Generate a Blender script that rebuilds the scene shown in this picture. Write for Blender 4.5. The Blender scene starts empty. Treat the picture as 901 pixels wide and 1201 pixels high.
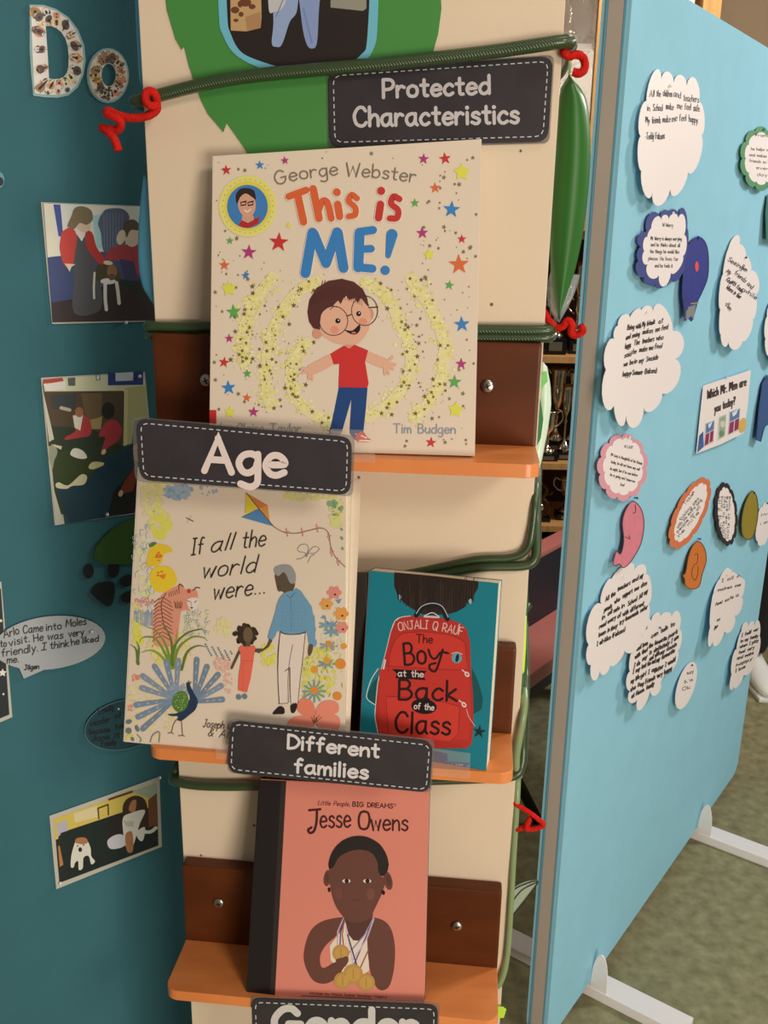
import bpy, bmesh, math, random
import mathutils
from mathutils import Vector, Matrix
from mathutils.geometry import tessellate_polygon
random.seed(7)
scene = bpy.context.scene
COL = scene.collection
V = Vector

# ------------------------------------------------------------ camera
FPX, CX, CY, EYE = 1090.0, 450.5, 600.5, 1.45
_down = V((388 - CX, 4280 - CY, FPX)).normalized()
_up = -_down
_f = V((0, 0, 1)); _yv = (_f - _up * _f.dot(_up)).normalized()
_xv = _yv.cross(_up)
if _xv.x < 0: _xv = -_xv
RC = Matrix((_xv, _yv, _up))            # image axes (right, down, forward) -> world
cam_d = bpy.data.cameras.new('camera'); cam = bpy.data.objects.new('camera', cam_d); COL.objects.link(cam)
cam_d.sensor_fit = 'VERTICAL'; cam_d.sensor_height = 24; cam_d.lens = FPX / 1201 * 24
cam_d.clip_start = 0.02
cx_, cy_, cz_ = RC @ V((1, 0, 0)), RC @ V((0, -1, 0)), RC @ V((0, 0, -1))
M = Matrix((cx_, cy_, cz_)).transposed().to_4x4(); M.translation = V((0, 0, EYE))
cam.matrix_world = M
scene.camera = cam
EYEP = V((0, 0, EYE))

# ------------------------------------------------------------ world, lights, exposure
w = bpy.data.worlds.new('world'); scene.world = w; w.use_nodes = True
bg = w.node_tree.nodes['Background']
bg.inputs[0].default_value = (1.0, 0.84, 0.70, 1); bg.inputs[1].default_value = 0.15
scene.view_settings.view_transform = 'Standard'; scene.view_settings.look = 'None'
scene.view_settings.gamma = 1; scene.view_settings.exposure = 0.0

def area(name, loc, target, sx, sy, power, color=(1, 0.85, 0.68)):
    l = bpy.data.lights.new(name, 'AREA'); l.shape = 'RECTANGLE'; l.size = sx; l.size_y = sy
    l.energy = power; l.color = color
    o = bpy.data.objects.new(name, l); COL.objects.link(o); o.location = loc
    o.rotation_euler = (V(target) - V(loc)).to_track_quat('-Z', 'Y').to_euler()
    return o
area('ceiling_light', (1.35, -1.15, 2.45), (0.0, 0.9, 0.9), 0.5, 0.5, 21)
area('low_front_fill', (1.25, -1.75, 0.75), (0.0, 0.9, 0.55), 1.2, 0.9, 46, (1, 0.87, 0.72))  # unseen fill light added low in front to brighten the lower stand
area('ceiling_light.001', (2.5, 2.1, 2.5), (0.5, 1.5, 1.2), 0.5, 0.5, 34, (1, 0.93, 0.86))
area('ceiling_light.002', (0.5, 0.45, 2.7), (0.1, 0.8, 0), 0.5, 0.5, 4)
area('cabinet_fill', (0.75, 2.2, 2.65), (0.6, 3.0, 0.9), 0.5, 0.3, 9)  # extra fill added to brighten the trophy cabinet

# ------------------------------------------------------------ materials
def s2l(c):
    c /= 255.0
    return c / 12.92 if c <= 0.04045 else ((c + 0.055) / 1.055) ** 2.4
def lin(c): return (s2l(c[0]), s2l(c[1]), s2l(c[2]), 1)
WB = (1.0, 0.84, 0.69); KW = 0.92
def alb(c, k=KW):            # colour as seen under the warm lamps -> colour of the thing itself
    return tuple(min(0.93, s2l(c[i]) / (WB[i] * k)) for i in range(3)) + (1,)
MATS = {}
def mat(name, color=(200, 200, 200), rough=0.6, metal=0.0, noise=0.0, nscale=20, bump=0.0, bscale=200, coat=0.0,
        stretch=None, alpha=1.0, trans=0.0, color2=None, raw=False, spec=0.5):
    if name in MATS: return MATS[name]
    m = bpy.data.materials.new(name); m.use_nodes = True; nt = m.node_tree; b = nt.nodes['Principled BSDF']
    c = lin(color) if raw else alb(color)
    b.inputs['Base Color'].default_value = c; b.inputs['Roughness'].default_value = rough
    b.inputs['Metallic'].default_value = metal; b.inputs['Coat Weight'].default_value = coat
    b.inputs['Coat Roughness'].default_value = 0.15
    b.inputs['Alpha'].default_value = alpha; b.inputs['Transmission Weight'].default_value = trans
    b.inputs['Specular IOR Level'].default_value = spec
    tc = nt.nodes.new('ShaderNodeTexCoord'); mp = nt.nodes.new('ShaderNodeMapping')
    nt.links.new(tc.outputs['Object'], mp.inputs[0])
    if stretch: mp.inputs['Scale'].default_value = stretch
    if noise or color2:
        n = nt.nodes.new('ShaderNodeTexNoise'); n.inputs['Scale'].default_value = nscale; n.inputs['Detail'].default_value = 5
        nt.links.new(mp.outputs[0], n.inputs['Vector'])
        r = nt.nodes.new('ShaderNodeValToRGB')
        r.color_ramp.elements[0].position = 0.3; r.color_ramp.elements[1].position = 0.7
        c2 = (lin(color2) if raw else alb(color2)) if color2 else tuple(x * (1 - noise) for x in c[:3]) + (1,)
        r.color_ramp.elements[0].color = c2; r.color_ramp.elements[1].color = c
        nt.links.new(n.outputs['Fac'], r.inputs[0]); nt.links.new(r.outputs[0], b.inputs['Base Color'])
    if bump:
        n2 = nt.nodes.new('ShaderNodeTexNoise'); n2.inputs['Scale'].default_value = bscale; n2.inputs['Detail'].default_value = 3
        nt.links.new(mp.outputs[0], n2.inputs['Vector'])
        bp = nt.nodes.new('ShaderNodeBump'); bp.inputs['Strength'].default_value = bump; bp.inputs['Distance'].default_value = 0.002
        nt.links.new(n2.outputs['Fac'], bp.inputs['Height']); nt.links.new(bp.outputs[0], b.inputs['Normal'])
    MATS[name] = m; return m

def print_mat(name, rough=0.45, coat=0.0):      # ink on paper: the printed colours are stored per face
    if name in MATS: return MATS[name]
    m = bpy.data.materials.new(name); m.use_nodes = True; nt = m.node_tree; b = nt.nodes['Principled BSDF']
    a = nt.nodes.new('ShaderNodeVertexColor'); a.layer_name = 'ink'
    n = nt.nodes.new('ShaderNodeTexNoise'); n.inputs['Scale'].default_value = 900
    h = nt.nodes.new('ShaderNodeMix'); h.data_type = 'RGBA'; h.blend_type = 'MULTIPLY'; h.inputs['Factor'].default_value = 0.10
    tc = nt.nodes.new('ShaderNodeTexCoord'); nt.links.new(tc.outputs['Object'], n.inputs['Vector'])
    nt.links.new(a.outputs[0], h.inputs['A']); nt.links.new(n.outputs['Fac'], h.inputs['B'])
    nt.links.new(h.outputs['Result'], b.inputs['Base Color'])
    b.inputs['Roughness'].default_value = rough; b.inputs['Coat Weight'].default_value = coat; b.inputs['Coat Roughness'].default_value = 0.12
    MATS[name] = m; return m
INK = print_mat('print_ink'); GLOSS = print_mat('print_laminated', 0.4, 0.25); MATTE = print_mat('marker_ink', 0.6)

# ------------------------------------------------------------ object helpers
def tag(o, label=None, cat=None, group=None, kind=None):
    if label: o['label'] = label
    if cat: o['category'] = cat
    if group: o['group'] = group
    if kind: o['kind'] = kind
    return o
def link(name, me, parent=None, mw=None):
    o = bpy.data.objects.new(name, me); COL.objects.link(o)
    if parent is not None: o.parent = parent
    if mw is not None: o.matrix_world = mw
    return o
def empty(name, mw, label, cat, group=None):
    o = bpy.data.objects.new(name, None); COL.objects.link(o); o.empty_display_size = 0.02
    o.matrix_world = mw if isinstance(mw, Matrix) else Matrix.Translation(V(mw))
    return tag(o, label, cat, group)
def mesh(name, vs, fs, m, parent=None, smooth=False):
    me = bpy.data.meshes.new(name); me.from_pydata([tuple(v) for v in vs], [], fs)
    me.materials.append(m); me.update()
    if smooth: me.polygons.foreach_set('use_smooth', [True] * len(me.polygons))
    return link(name, me, parent)
def from_bm(name, bm, m, parent=None, smooth=False, bevel=0):
    if bevel:
        bmesh.ops.bevel(bm, geom=list(bm.edges), offset=bevel, segments=2, affect='EDGES', profile=0.7)
    bmesh.ops.recalc_face_normals(bm, faces=bm.faces)
    me = bpy.data.meshes.new(name); bm.to_mesh(me); bm.free()
    for mm in (m if isinstance(m, (list, tuple)) else [m]): me.materials.append(mm)
    if smooth: me.polygons.foreach_set('use_smooth', [True] * len(me.polygons))
    return link(name, me, parent)
def box(name, a, b, m, parent=None, bevel=0.0, rot=None):
    bm = bmesh.new()
    r = bmesh.ops.create_cube(bm, size=1)
    a = V(a); b = V(b)
    for v in bm.verts: v.co = V(((a.x + b.x) / 2 + v.co.x * (b.x - a.x), (a.y + b.y) / 2 + v.co.y * (b.y - a.y), (a.z + b.z) / 2 + v.co.z * (b.z - a.z)))
    return from_bm(name, bm, m, parent, False, bevel)
def catmull(P, n=6, closed=False):
    P = [V(p) for p in P]
    if len(P) < 3: return P
    out = []; N = len(P); rng = N if closed else N - 1
    for i in range(rng):
        p0 = P[(i - 1) % N] if (closed or i > 0) else P[0] * 2 - P[1]
        p1 = P[i]; p2 = P[(i + 1) % N]
        p3 = P[(i + 2) % N] if (closed or i + 2 < N) else P[-1] * 2 - P[-2]
        for k in range(n):
            t = k / n
            out.append(0.5 * ((2 * p1) + (p2 - p0) * t + (2 * p0 - 5 * p1 + 4 * p2 - p3) * t * t + (3 * p1 - p0 - 3 * p2 + p3) * t ** 3))
    if not closed: out.append(P[-1])
    return out
def tube(name, pts, r, m, parent=None, n=6, seg=10, smooth=True, closed=False, rr=None):
    P = catmull(pts, n, closed) if smooth else [V(p) for p in pts]
    vs, fs = [], []; N = len(P); up = V((0.13, 0.2, 1)).normalized()
    for i, p in enumerate(P):
        t = (P[(i + 1) % N] - P[i - 1]) if closed else (P[min(i + 1, N - 1)] - P[max(i - 1, 0)])
        t.normalize(); a = t.cross(up)
        if a.length < 0.05: a = t.cross(V((1, 0, 0)))
        a.normalize(); b = t.cross(a).normalized(); up = -b if (-b).dot(up) > b.dot(up) else b
        rad = rr(i / max(1, N - 1)) * r if rr else r
        for k in range(seg):
            an = 2 * math.pi * k / seg; vs.append(p + (a * math.cos(an) + up * math.sin(an)) * rad)
    for i in range(N if closed else N - 1):
        j = (i + 1) % N
        for k in range(seg):
            l = (k + 1) % seg; fs.append((i * seg + k, i * seg + l, j * seg + l, j * seg + k))
    if not closed: fs.append(tuple(range(seg - 1, -1, -1))); fs.append(tuple((N - 1) * seg + k for k in range(seg)))
    return mesh(name, vs, fs, m, parent, True)
def lathe(name, prof, m, parent=None, seg=20, loc=(0, 0, 0)):
    vs, fs = [], []; L = V(loc)
    for r, z in prof:
        for k in range(seg):
            an = 2 * math.pi * k / seg; vs.append(L + V((r * math.cos(an), r * math.sin(an), z)))
    for i in range(len(prof) - 1):
        for k in range(seg):
            l = (k + 1) % seg; fs.append((i * seg + k, i * seg + l, (i + 1) * seg + l, (i + 1) * seg + k))
    fs.append(tuple(range(seg - 1, -1, -1))); fs.append(tuple((len(prof) - 1) * seg + k for k in range(seg)))
    return mesh(name, vs, fs, m, parent, True)

# ------------------------------------------------------------ frames: a plane in the room, measured from the photograph's perspective
def ray(x, y): return RC @ V((x - CX, y - CY, FPX))
class Frame:
    """right-handed frame: u along the surface, v up the surface, n towards the viewer"""
    def __init__(s, o, u, v, n): s.o, s.u, s.v, s.n = V(o), V(u).normalized(), V(v).normalized(), V(n).normalized()
    def mw(s, o=None):
        m = Matrix((s.u, s.v, s.n)).transposed().to_4x4(); m.translation = s.o if o is None else o; return m
    def hit(s, x, y, off=0.0):
        r = ray(x, y); p0 = s.o + s.n * off
        return EYEP + r * ((p0 - EYEP).dot(s.n) / r.dot(s.n))
    def uv(s, x, y, off=0.0):
        d = s.hit(x, y, off) - s.o; return (d.dot(s.u), d.dot(s.v))
    def at(s, u, v, w=0.0): return s.o + s.u * u + s.v * v + s.n * w
def frame3(base, bl, br, tl):
    """plane through three corners, each (x, y, distance off the base plane)"""
    A, B, C_ = base.hit(*bl), base.hit(*br), base.hit(*tl)
    u = (B - A).normalized(); n = u.cross(C_ - A).normalized(); v = n.cross(u)
    return Frame(A, u, v, n)
ya = math.radians(5.7)
CN = V((-math.sin(ya), -math.cos(ya), 0)); CU = V((math.cos(ya), -math.sin(ya), 0))
COLF = Frame((0, 0.9, 0), CU, (0, 0, 1), CN)                    # front of the white book column
PD = V((0.59176, 0.80611, 0)); PN = V((0.80611, -0.59176, 0))
RPF = Frame((0.29089, 1.32629, 0), PD, (0, 0, 1), PN)
_c = RPF.hit(692, 600); RPF = Frame((_c.x, _c.y, 0), PD, (0, 0, 1), PN)           # right display board
LA = math.radians(52.45); az = math.atan2(*ray(175, 300).xy)
LPF = Frame((1.2 * math.sin(az), 1.2 * math.cos(az), 0), (math.sin(LA), math.cos(LA), 0), (0, 0, 1), (math.cos(LA), -math.sin(LA), 0))

# ------------------------------------------------------------ flat print canvas
class Canvas:
    def __init__(s, fr, z0=0.0002, dz=0.000024, k=KW): s.f = fr; s.vs = []; s.fs = []; s.cs = []; s.z0 = z0; s.dz = dz; s.k = k; s.u0 = None
    def _add(s, pts, faces, col, L):
        s.k_i = (getattr(s, 'k_i', 0) + 1) % 11; b = len(s.vs); z = s.z0 + s.dz * L + s.k_i * 2.0e-6
        for p in pts:
            u, v = s.f.uv(p[0], p[1]); s.vs.append((u, v, z))
        for f in faces: s.fs.append(tuple(b + i for i in f)); s.cs.append(col)
    def poly(s, pts, col, L=0, smooth=False, n=5):
        P = [V((p[0], p[1])) for p in pts]
        if smooth: P = [V((q.x, q.y)) for q in catmull(P, n, True)]
        t = tessellate_polygon([[V((p.x, p.y, 0)) for p in P]])
        s._add(P, t, col, L)
    def ell(s, x, y, rx, ry=None, col=(0, 0, 0), L=0, rot=0, n=20):
        ry = rx if ry is None else ry; c, d = math.cos(math.radians(rot)), math.sin(math.radians(rot))
        P = []
        for k in range(n):
            a = 2 * math.pi * k / n; X, Y = rx * math.cos(a), ry * math.sin(a); P.append((x + X * c - Y * d, y + X * d + Y * c))
        s._add(P, [tuple(range(n))], col, L)
    def star(s, x, y, r, col, L=0, rot=0, q=0.42):
        P = []
        for k in range(10):
            a = math.radians(rot - 90 + 36 * k); R = r if k % 2 == 0 else r * q; P.append((x + R * math.cos(a), y + R * math.sin(a)))
        s._add(P, [(0, 1, 9), (1, 2, 3), (3, 4, 5), (5, 6, 7), (7, 8, 9), (1, 3, 5, 7, 9)], col, L)
    def stroke(s, pts, w, col, L=0, smooth=True, n=5, taper=None, cap=True, closed=False):
        P = [V((p[0], p[1])) for p in pts]
        if smooth and len(P) > 2: P = [V((q.x, q.y)) for q in catmull(P, n, closed)]
        if closed: P.append(P[0].copy())
        h = w / 2; N = len(P); vs = []; fs = []
        if N < 2: return s.ell(P[0].x, P[0].y, h, h, col, L, 0, 10)
        for i in range(N):
            t = P[min(i + 1, N - 1)] - P[max(i - 1, 0)]
            if closed and i in (0, N - 1): t = P[1] - P[N - 2]
            if t.length < 1e-6: t = V((1, 0))
            t.normalize(); nn = V((-t.y, t.x)); k = taper(i / (N - 1)) if taper else 1
            if 0 < i < N - 1:
                a = (P[i] - P[i - 1]); b = (P[i + 1] - P[i])
                if a.length > 1e-6 and b.length > 1e-6:
                    cs = max(0.5, math.sqrt(max(0.0, (1 + a.normalized().dot(b.normalized())) / 2))); k2 = k / cs
                else: k2 = k
            else: k2 = k
            vs += [P[i] + nn * h * k2, P[i] - nn * h * k2]
        for i in range(N - 1): fs.append((2 * i, 2 * i + 1, 2 * i + 3, 2 * i + 2))
        s._add(vs, fs, col, L)
        if cap:
            for i in (0, N - 1):
                k = taper(i / (N - 1)) if taper else 1
                if k * h > 0.15: s.ell(P[i].x, P[i].y, h * k, h * k, col, L, 0, 10)
    def text(s, txt, base, h, w, col, L=0, slant=0.0, jit=0.0, up=None, spread=1.0, fit=True, n=4, xs=1.0, rnd=None):
        """stroke lettering along a baseline of image points; h = capital height"""
        B = [V((p[0], p[1])) for p in base]
        if len(B) > 2: B = [V((q.x, q.y)) for q in catmull(B, 8)]
        Ls = [0]
        for i in range(1, len(B)): Ls.append(Ls[-1] + (B[i] - B[i - 1]).length)
        tot = Ls[-1]; sc = h / 10.0; gap = 1.9 * spread
        W = 0
        for ch in txt: W += (GL[ch][0] if ch in GL else 4) + gap
        W -= gap; sx = tot / (W) if fit else sc * xs
        rnd = rnd or random
        x = 0
        for ch in txt:
            g = GL.get(ch)
            if g is None: x += 4 + gap; continue
            jy = rnd.uniform(-jit, jit) * 10; js = 1 + rnd.uniform(-jit, jit); ja = rnd.uniform(-jit, jit) * 1.5
            for kind, pts in g[1]:
                Q = []
                for (gx, gy) in (pts if kind != 'D' else [(pts[0][0] - .01, pts[0][1]), (pts[0][0] + .01, pts[0][1])]):
                    X = (x + gx + (slant + ja) * gy) * sx; Y = (gy * js + jy) * sc
                    X = min(max(X, -0.3 * tot), tot * 1.3)
                    i = 1
                    while i < len(Ls) - 1 and Ls[i] < X: i += 1
                    t = (B[i] - B[i - 1]).normalized(); p = B[i - 1] + t * (X - Ls[i - 1])
                    upv = V(up) if up else V((t.y, -t.x)); Q.append(p + upv * Y)
                if kind == 'D': s.ell(Q[0].x, Q[0].y, w * .62, w * .62, col, L, 0, 10)
                else:
                    s.stroke(Q, w, col, L, smooth=(kind == 'S'), n=n)
                    if kind == 'L' and len(Q) > 2 and w > 1.2:
                        for q in Q[1:-1]: s.ell(q.x, q.y, w / 2, w / 2, col, L, 0, 10)
            x += g[0] + gap
    def build(s, name, parent, m=None):
        me = bpy.data.meshes.new(name); me.from_pydata(s.vs, [], s.fs); me.materials.append(m or INK)
        at = me.attributes.new('ink', 'FLOAT_COLOR', 'CORNER')
        buf = []; cache = {}
        for p, c in zip(me.polygons, s.cs):
            if c not in cache: cache[c] = alb(c, s.k)
            buf += list(cache[c]) * p.loop_total
        at.data.foreach_set('color', buf)
        # faces look towards the viewer
        o = link(name, me, parent)
        bm = bmesh.new(); bm.from_mesh(me)
        bad = [f for f in bm.faces if f.normal.z < 0]
        bmesh.ops.reverse_faces(bm, faces=bad); bm.to_mesh(me); bm.free()
        return o
def T(x0, y0, sc, pts): return [(x0 + p[0] / sc, y0 + p[1] / sc) + tuple(p[2:]) for p in pts]

_G = '''A7 L0,0 3.5,10 7,0/L1.3,3.5 5.7,3.5
B5.8 L0,0 0,10/S0,10 3.5,9.9 4.8,7.8 3.5,5.6 0,5.3/S0,5.3 4,5.2 5.8,2.8 4,.2 0,0
C6.2 S6,8 4.5,9.8 2.2,9.6 .4,7 0,4.5 1,1.3 3.2,0 5,.4 6.2,1.8
D6 L0,0 0,10/S0,10 3.5,9.3 6,6.5 6,4 3.8,1 0,0
E5.5 L5.5,10 0,10 0,0 5.5,0/L0,5.2 4.8,5.2
F5.5 L5.5,10 0,10 0,0/L0,5.2 4.6,5.2
G7.4 S6.5,8.3 4.8,9.9 2.4,9.5 .4,7 0,4.5 .9,1.4 3,0 5.3,.5 6.8,2.5 6.8,4.6/L4,4.6 7.4,4.6
H6 L0,0 0,10/L6,0 6,10/L0,5 6,5
I3 L1.5,0 1.5,10/L0,10 3,10/L0,0 3,0
J5.5 S4,10 4,3 3,.4 1.2,0 0,1.5/L1.8,10 5.5,10
K6 L0,0 0,10/L5.5,9.5 .2,4.6 6,0
L5 L0,10 0,0 5,0
M8 L0,0 1.2,10 4,3.5 6.8,10 8,0
N6 L0,0 0,10 6,0 6,10
O7 S3.5,10 1,9 0,5 1,1 3.5,0 6,1 7,5 6,9 3.5,10
P5.4 L0,0 0,10/S0,10 4,9.6 5.4,7.3 4,4.9 0,4.2
Q7 S3.5,10 1,9 0,5 1,1 3.5,0 6,1 7,5 6,9 3.5,10/L4,3 7,-.8
R5.8 L0,0 0,10/S0,10 4,9.6 5.4,7.3 4,4.9 0,4.4/L2,4.6 5.8,0
S5.3 S5.3,8.6 3.6,10 1.3,9.4 .3,7.5 1.6,5.8 3.8,4.8 5.3,2.8 4.2,.5 2,0 0,1.3
T7 L0,10 7,10/L3.5,10 3.5,0
U6 S0,10 0,4 1,.8 3,0 5,.8 6,4 6,10
V6.5 L0,10 3.2,0 6.5,10
W9 L0,10 2.2,0 4.5,7.5 6.8,0 9,10
X6 L0,10 6,0/L6,10 0,0
Y6 L0,10 3,5 6,10/L3,5 3,0
Z6 L0,10 6,10 0,0 6,0
a5.6 S4.6,5.6 3,6 1,5.2 0,3 .8,.6 2.4,0 4,1.2 4.8,3.5/S4.8,6 4.7,2 5,.8 5.7,0
b5 L0,10 0,0/S0,3.4 1.5,5.7 3.5,5.8 4.9,3.4 4,.8 2,0 0,1.2
c4.5 S4.5,4.9 3,6 1.2,5.2 0,2.8 1,.5 2.8,0 4.5,1
d5 L5,10 5,0/S5,4.6 3.3,5.8 1.3,5.3 0,2.8 1,.4 3,.1 5,1.8
e4.9 S.3,3.1 2.6,3.1 4.9,3.5 4.5,5 3,6 1.2,5.4 0,2.8 1,.5 2.8,0 4.8,1
f4 S4,9.4 2.8,10 1.7,8.5 1.6,5 1.6,0/L0,5.8 3.6,5.8
g5 S4.6,5.4 3,6 1,5.2 0,3 .9,.7 2.5,.2 4.2,1.6 4.8,3.5/S4.9,6 4.9,0 4.6,-2.8 2.8,-4 .4,-3.2
h4.5 L0,10 0,0/S0,3.2 1.6,5.4 3.3,5.7 4.4,4 4.5,0
i.8 L.3,6 .3,0/D.3,8.6
j2.4 S2,6 2,-1 1.4,-3.4 -.4,-3.8/D2,8.6
k4.5 L0,10 0,0/L4,5.8 .2,2.6 4.5,0
l.8 L.3,10 .3,0
m6.9 L0,6 0,0/S0,3.4 1.3,5.5 2.6,5.6 3.4,4 3.4,0/S3.4,3.4 4.7,5.5 6,5.6 6.8,4 6.9,0
n4.5 L0,6 0,0/S0,3.2 1.6,5.4 3.3,5.7 4.4,4 4.5,0
o5 S2.5,6 .6,5 0,3 .6,.8 2.5,0 4.4,.8 5,3 4.4,5 2.5,6
p5 L0,6 0,-4/S0,3.4 1.5,5.7 3.5,5.8 4.9,3.4 4,.8 2,0 0,1.2
q5 L5,6 5,-4/S5,4.6 3.3,5.8 1.3,5.3 0,2.8 1,.4 3,.1 5,1.8
r3.8 L0,6 0,0/S0,3.2 1,5.1 2.4,5.9 3.8,5.2
s4 S4,5 2.6,6 .8,5.4 .6,4 2.4,3.1 4,2 3.4,.4 1.8,0 0,.8
t3.8 S1.8,9 1.8,2 2.3,.3 3.6,.2/L0,6 3.8,6
u4.6 S0,6 .1,2 1.3,.2 3,.4 4.4,2.5/L4.5,6 4.6,0
v4.6 L0,6 2.3,0 4.6,6
w6.6 L0,6 1.7,0 3.3,5 5,0 6.6,6
x4.5 L0,6 4.5,0/L4.5,6 0,0
y4.8 L0,6 2.5,.4/L4.8,6 1,-4
z4.5 L0,6 4.5,6 0,0 4.5,0
0 5 S2.5,10 .6,8.5 0,5 .6,1.5 2.5,0 4.4,1.5 5,5 4.4,8.5 2.5,10
1 2 L0,8 1.5,10 1.5,0
2 5 S.2,8 1.2,9.8 3.6,9.8 4.6,7.5 3,4 0,0/L0,0 5,0
9 5 S4.6,7 2.5,4.8 .3,6.5 1,9.4 3,10 4.7,8 4.6,4 3.5,0
.1 D.5,.4
,1.4 L1,.8 .4,-1.6
!1 L.5,10 .5,3/D.5,.4
?4.6 S0,8 1.2,9.9 3.6,9.6 4.4,7.5 2.4,5 2.2,3/D2.2,.4
(2.4 S2.4,10.5 .5,7.5 .3,3 2.2,-.8
)2.4 S0,10.5 2,7.5 2.1,3 .2,-.8
-3 L0,4 3,4
'1 L.5,10 .4,8
&6.4 S6,0 1.6,6.8 1.6,9.2 3.2,10 4.2,8.4 .6,3.6 .6,1 2.6,0 6,4.2'''
GL = {}
for ln in _G.split('\n'):
    ch = ln[0]; wd, rest = ln[1:].strip().split(' ', 1)
    GL[ch] = (float(wd), [(st[0], [tuple(float(q) for q in p.split(',')) for p in st[1:].split()]) for st in rest.split('/')])

def card_prism(name, fr, pts, th, m, parent, k=1, wfun=None):
    """a thin sheet with the given outline (image points on the frame), thickness th, front face at w=0"""
    P = [V(fr.uv(p[0], p[1])) for p in pts]
    n = len(P); tri = tessellate_polygon([[V((p.x, p.y, 0)) for p in P]])
    vs = [(p.x, p.y, 0) for p in P] + [(p.x, p.y, -th) for p in P]
    fs = [tuple(t) for t in tri] + [tuple(i + n for i in reversed(t)) for t in tri]
    fs += [(i, i + n, (i + 1) % n + n, (i + 1) % n) for i in range(n)]
    bm = bmesh.new(); bv = [bm.verts.new(v) for v in vs]
    for f in fs:
        try: bm.faces.new([bv[i] for i in f])
        except ValueError: pass
    return from_bm(name, bm, m, parent)
def roundrect(x0, y0, x1, y1, x2, y2, x3, y3, r):
    """corners TL TR BR BL, rounded by r image pixels"""
    C4 = [V((x0, y0)), V((x1, y1)), V((x2, y2)), V((x3, y3))]; out = []
    for i in range(4):
        p = C4[i]; a = (C4[i - 1] - p).normalized(); b = (C4[(i + 1) % 4] - p).normalized()
        for k in range(6):
            t = k / 5; q0 = p + a * r; q1 = p + b * r
            out.append(tuple(q0 * (1 - t) ** 2 + p * 2 * t * (1 - t) + q1 * t * t))
    return out
def scallop(lst, n=8):
    """alternating notch / apex points -> lobed outline"""
    out = []; N = len(lst) // 2
    for i in range(N):
        a = V(lst[2 * i]); ap = V(lst[2 * i + 1]); b = V(lst[(2 * i + 2) % len(lst)])
        mid = (a + b) / 2; h = (b - a) / 2; up = ap - mid
        for k in range(n):
            t = math.pi * k / n; out.append(tuple(mid - h * math.cos(t) + up * math.sin(t)))
    return out
def autocloud(cx, cy, rx, ry, rot, nl, bulge=0.16, ph=0.0, n=6):
    L = []; c, d = math.cos(math.radians(rot)), math.sin(math.radians(rot))
    for i in range(nl):
        for j, kk in ((0, 1 - bulge), (0.5, 1.0)):
            a = 2 * math.pi * (i + j + ph) / nl; X, Y = rx * kk * math.cos(a), ry * kk * math.sin(a)
            L.append((cx + X * c - Y * d, cy + X * d + Y * c))
    return scallop(L, n)

# ------------------------------------------------------------ the room
M_FLOOR = mat('carpet', (158, 142, 102), 0.95, noise=0.0, color2=(122, 112, 78), nscale=34, bump=0.6, bscale=500, spec=0.1)
M_WALL = mat('wall_paint', (140, 112, 82), 0.8, noise=0.06, nscale=3)
o = box('floor', (-3, -1.2, -0.05), (3.5, 4.2, 0), M_FLOOR); tag(o, kind='structure')
o = box('wall_back', (-3, 3.45, 0), (3.5, 3.55, 2.8), M_WALL); tag(o, kind='structure')
o = box('baseboard_back', (-3, 3.42, 0), (3.5, 3.448, 0.1), mat('skirting', (180, 150, 115), 0.5)); tag(o, kind='structure')

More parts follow.
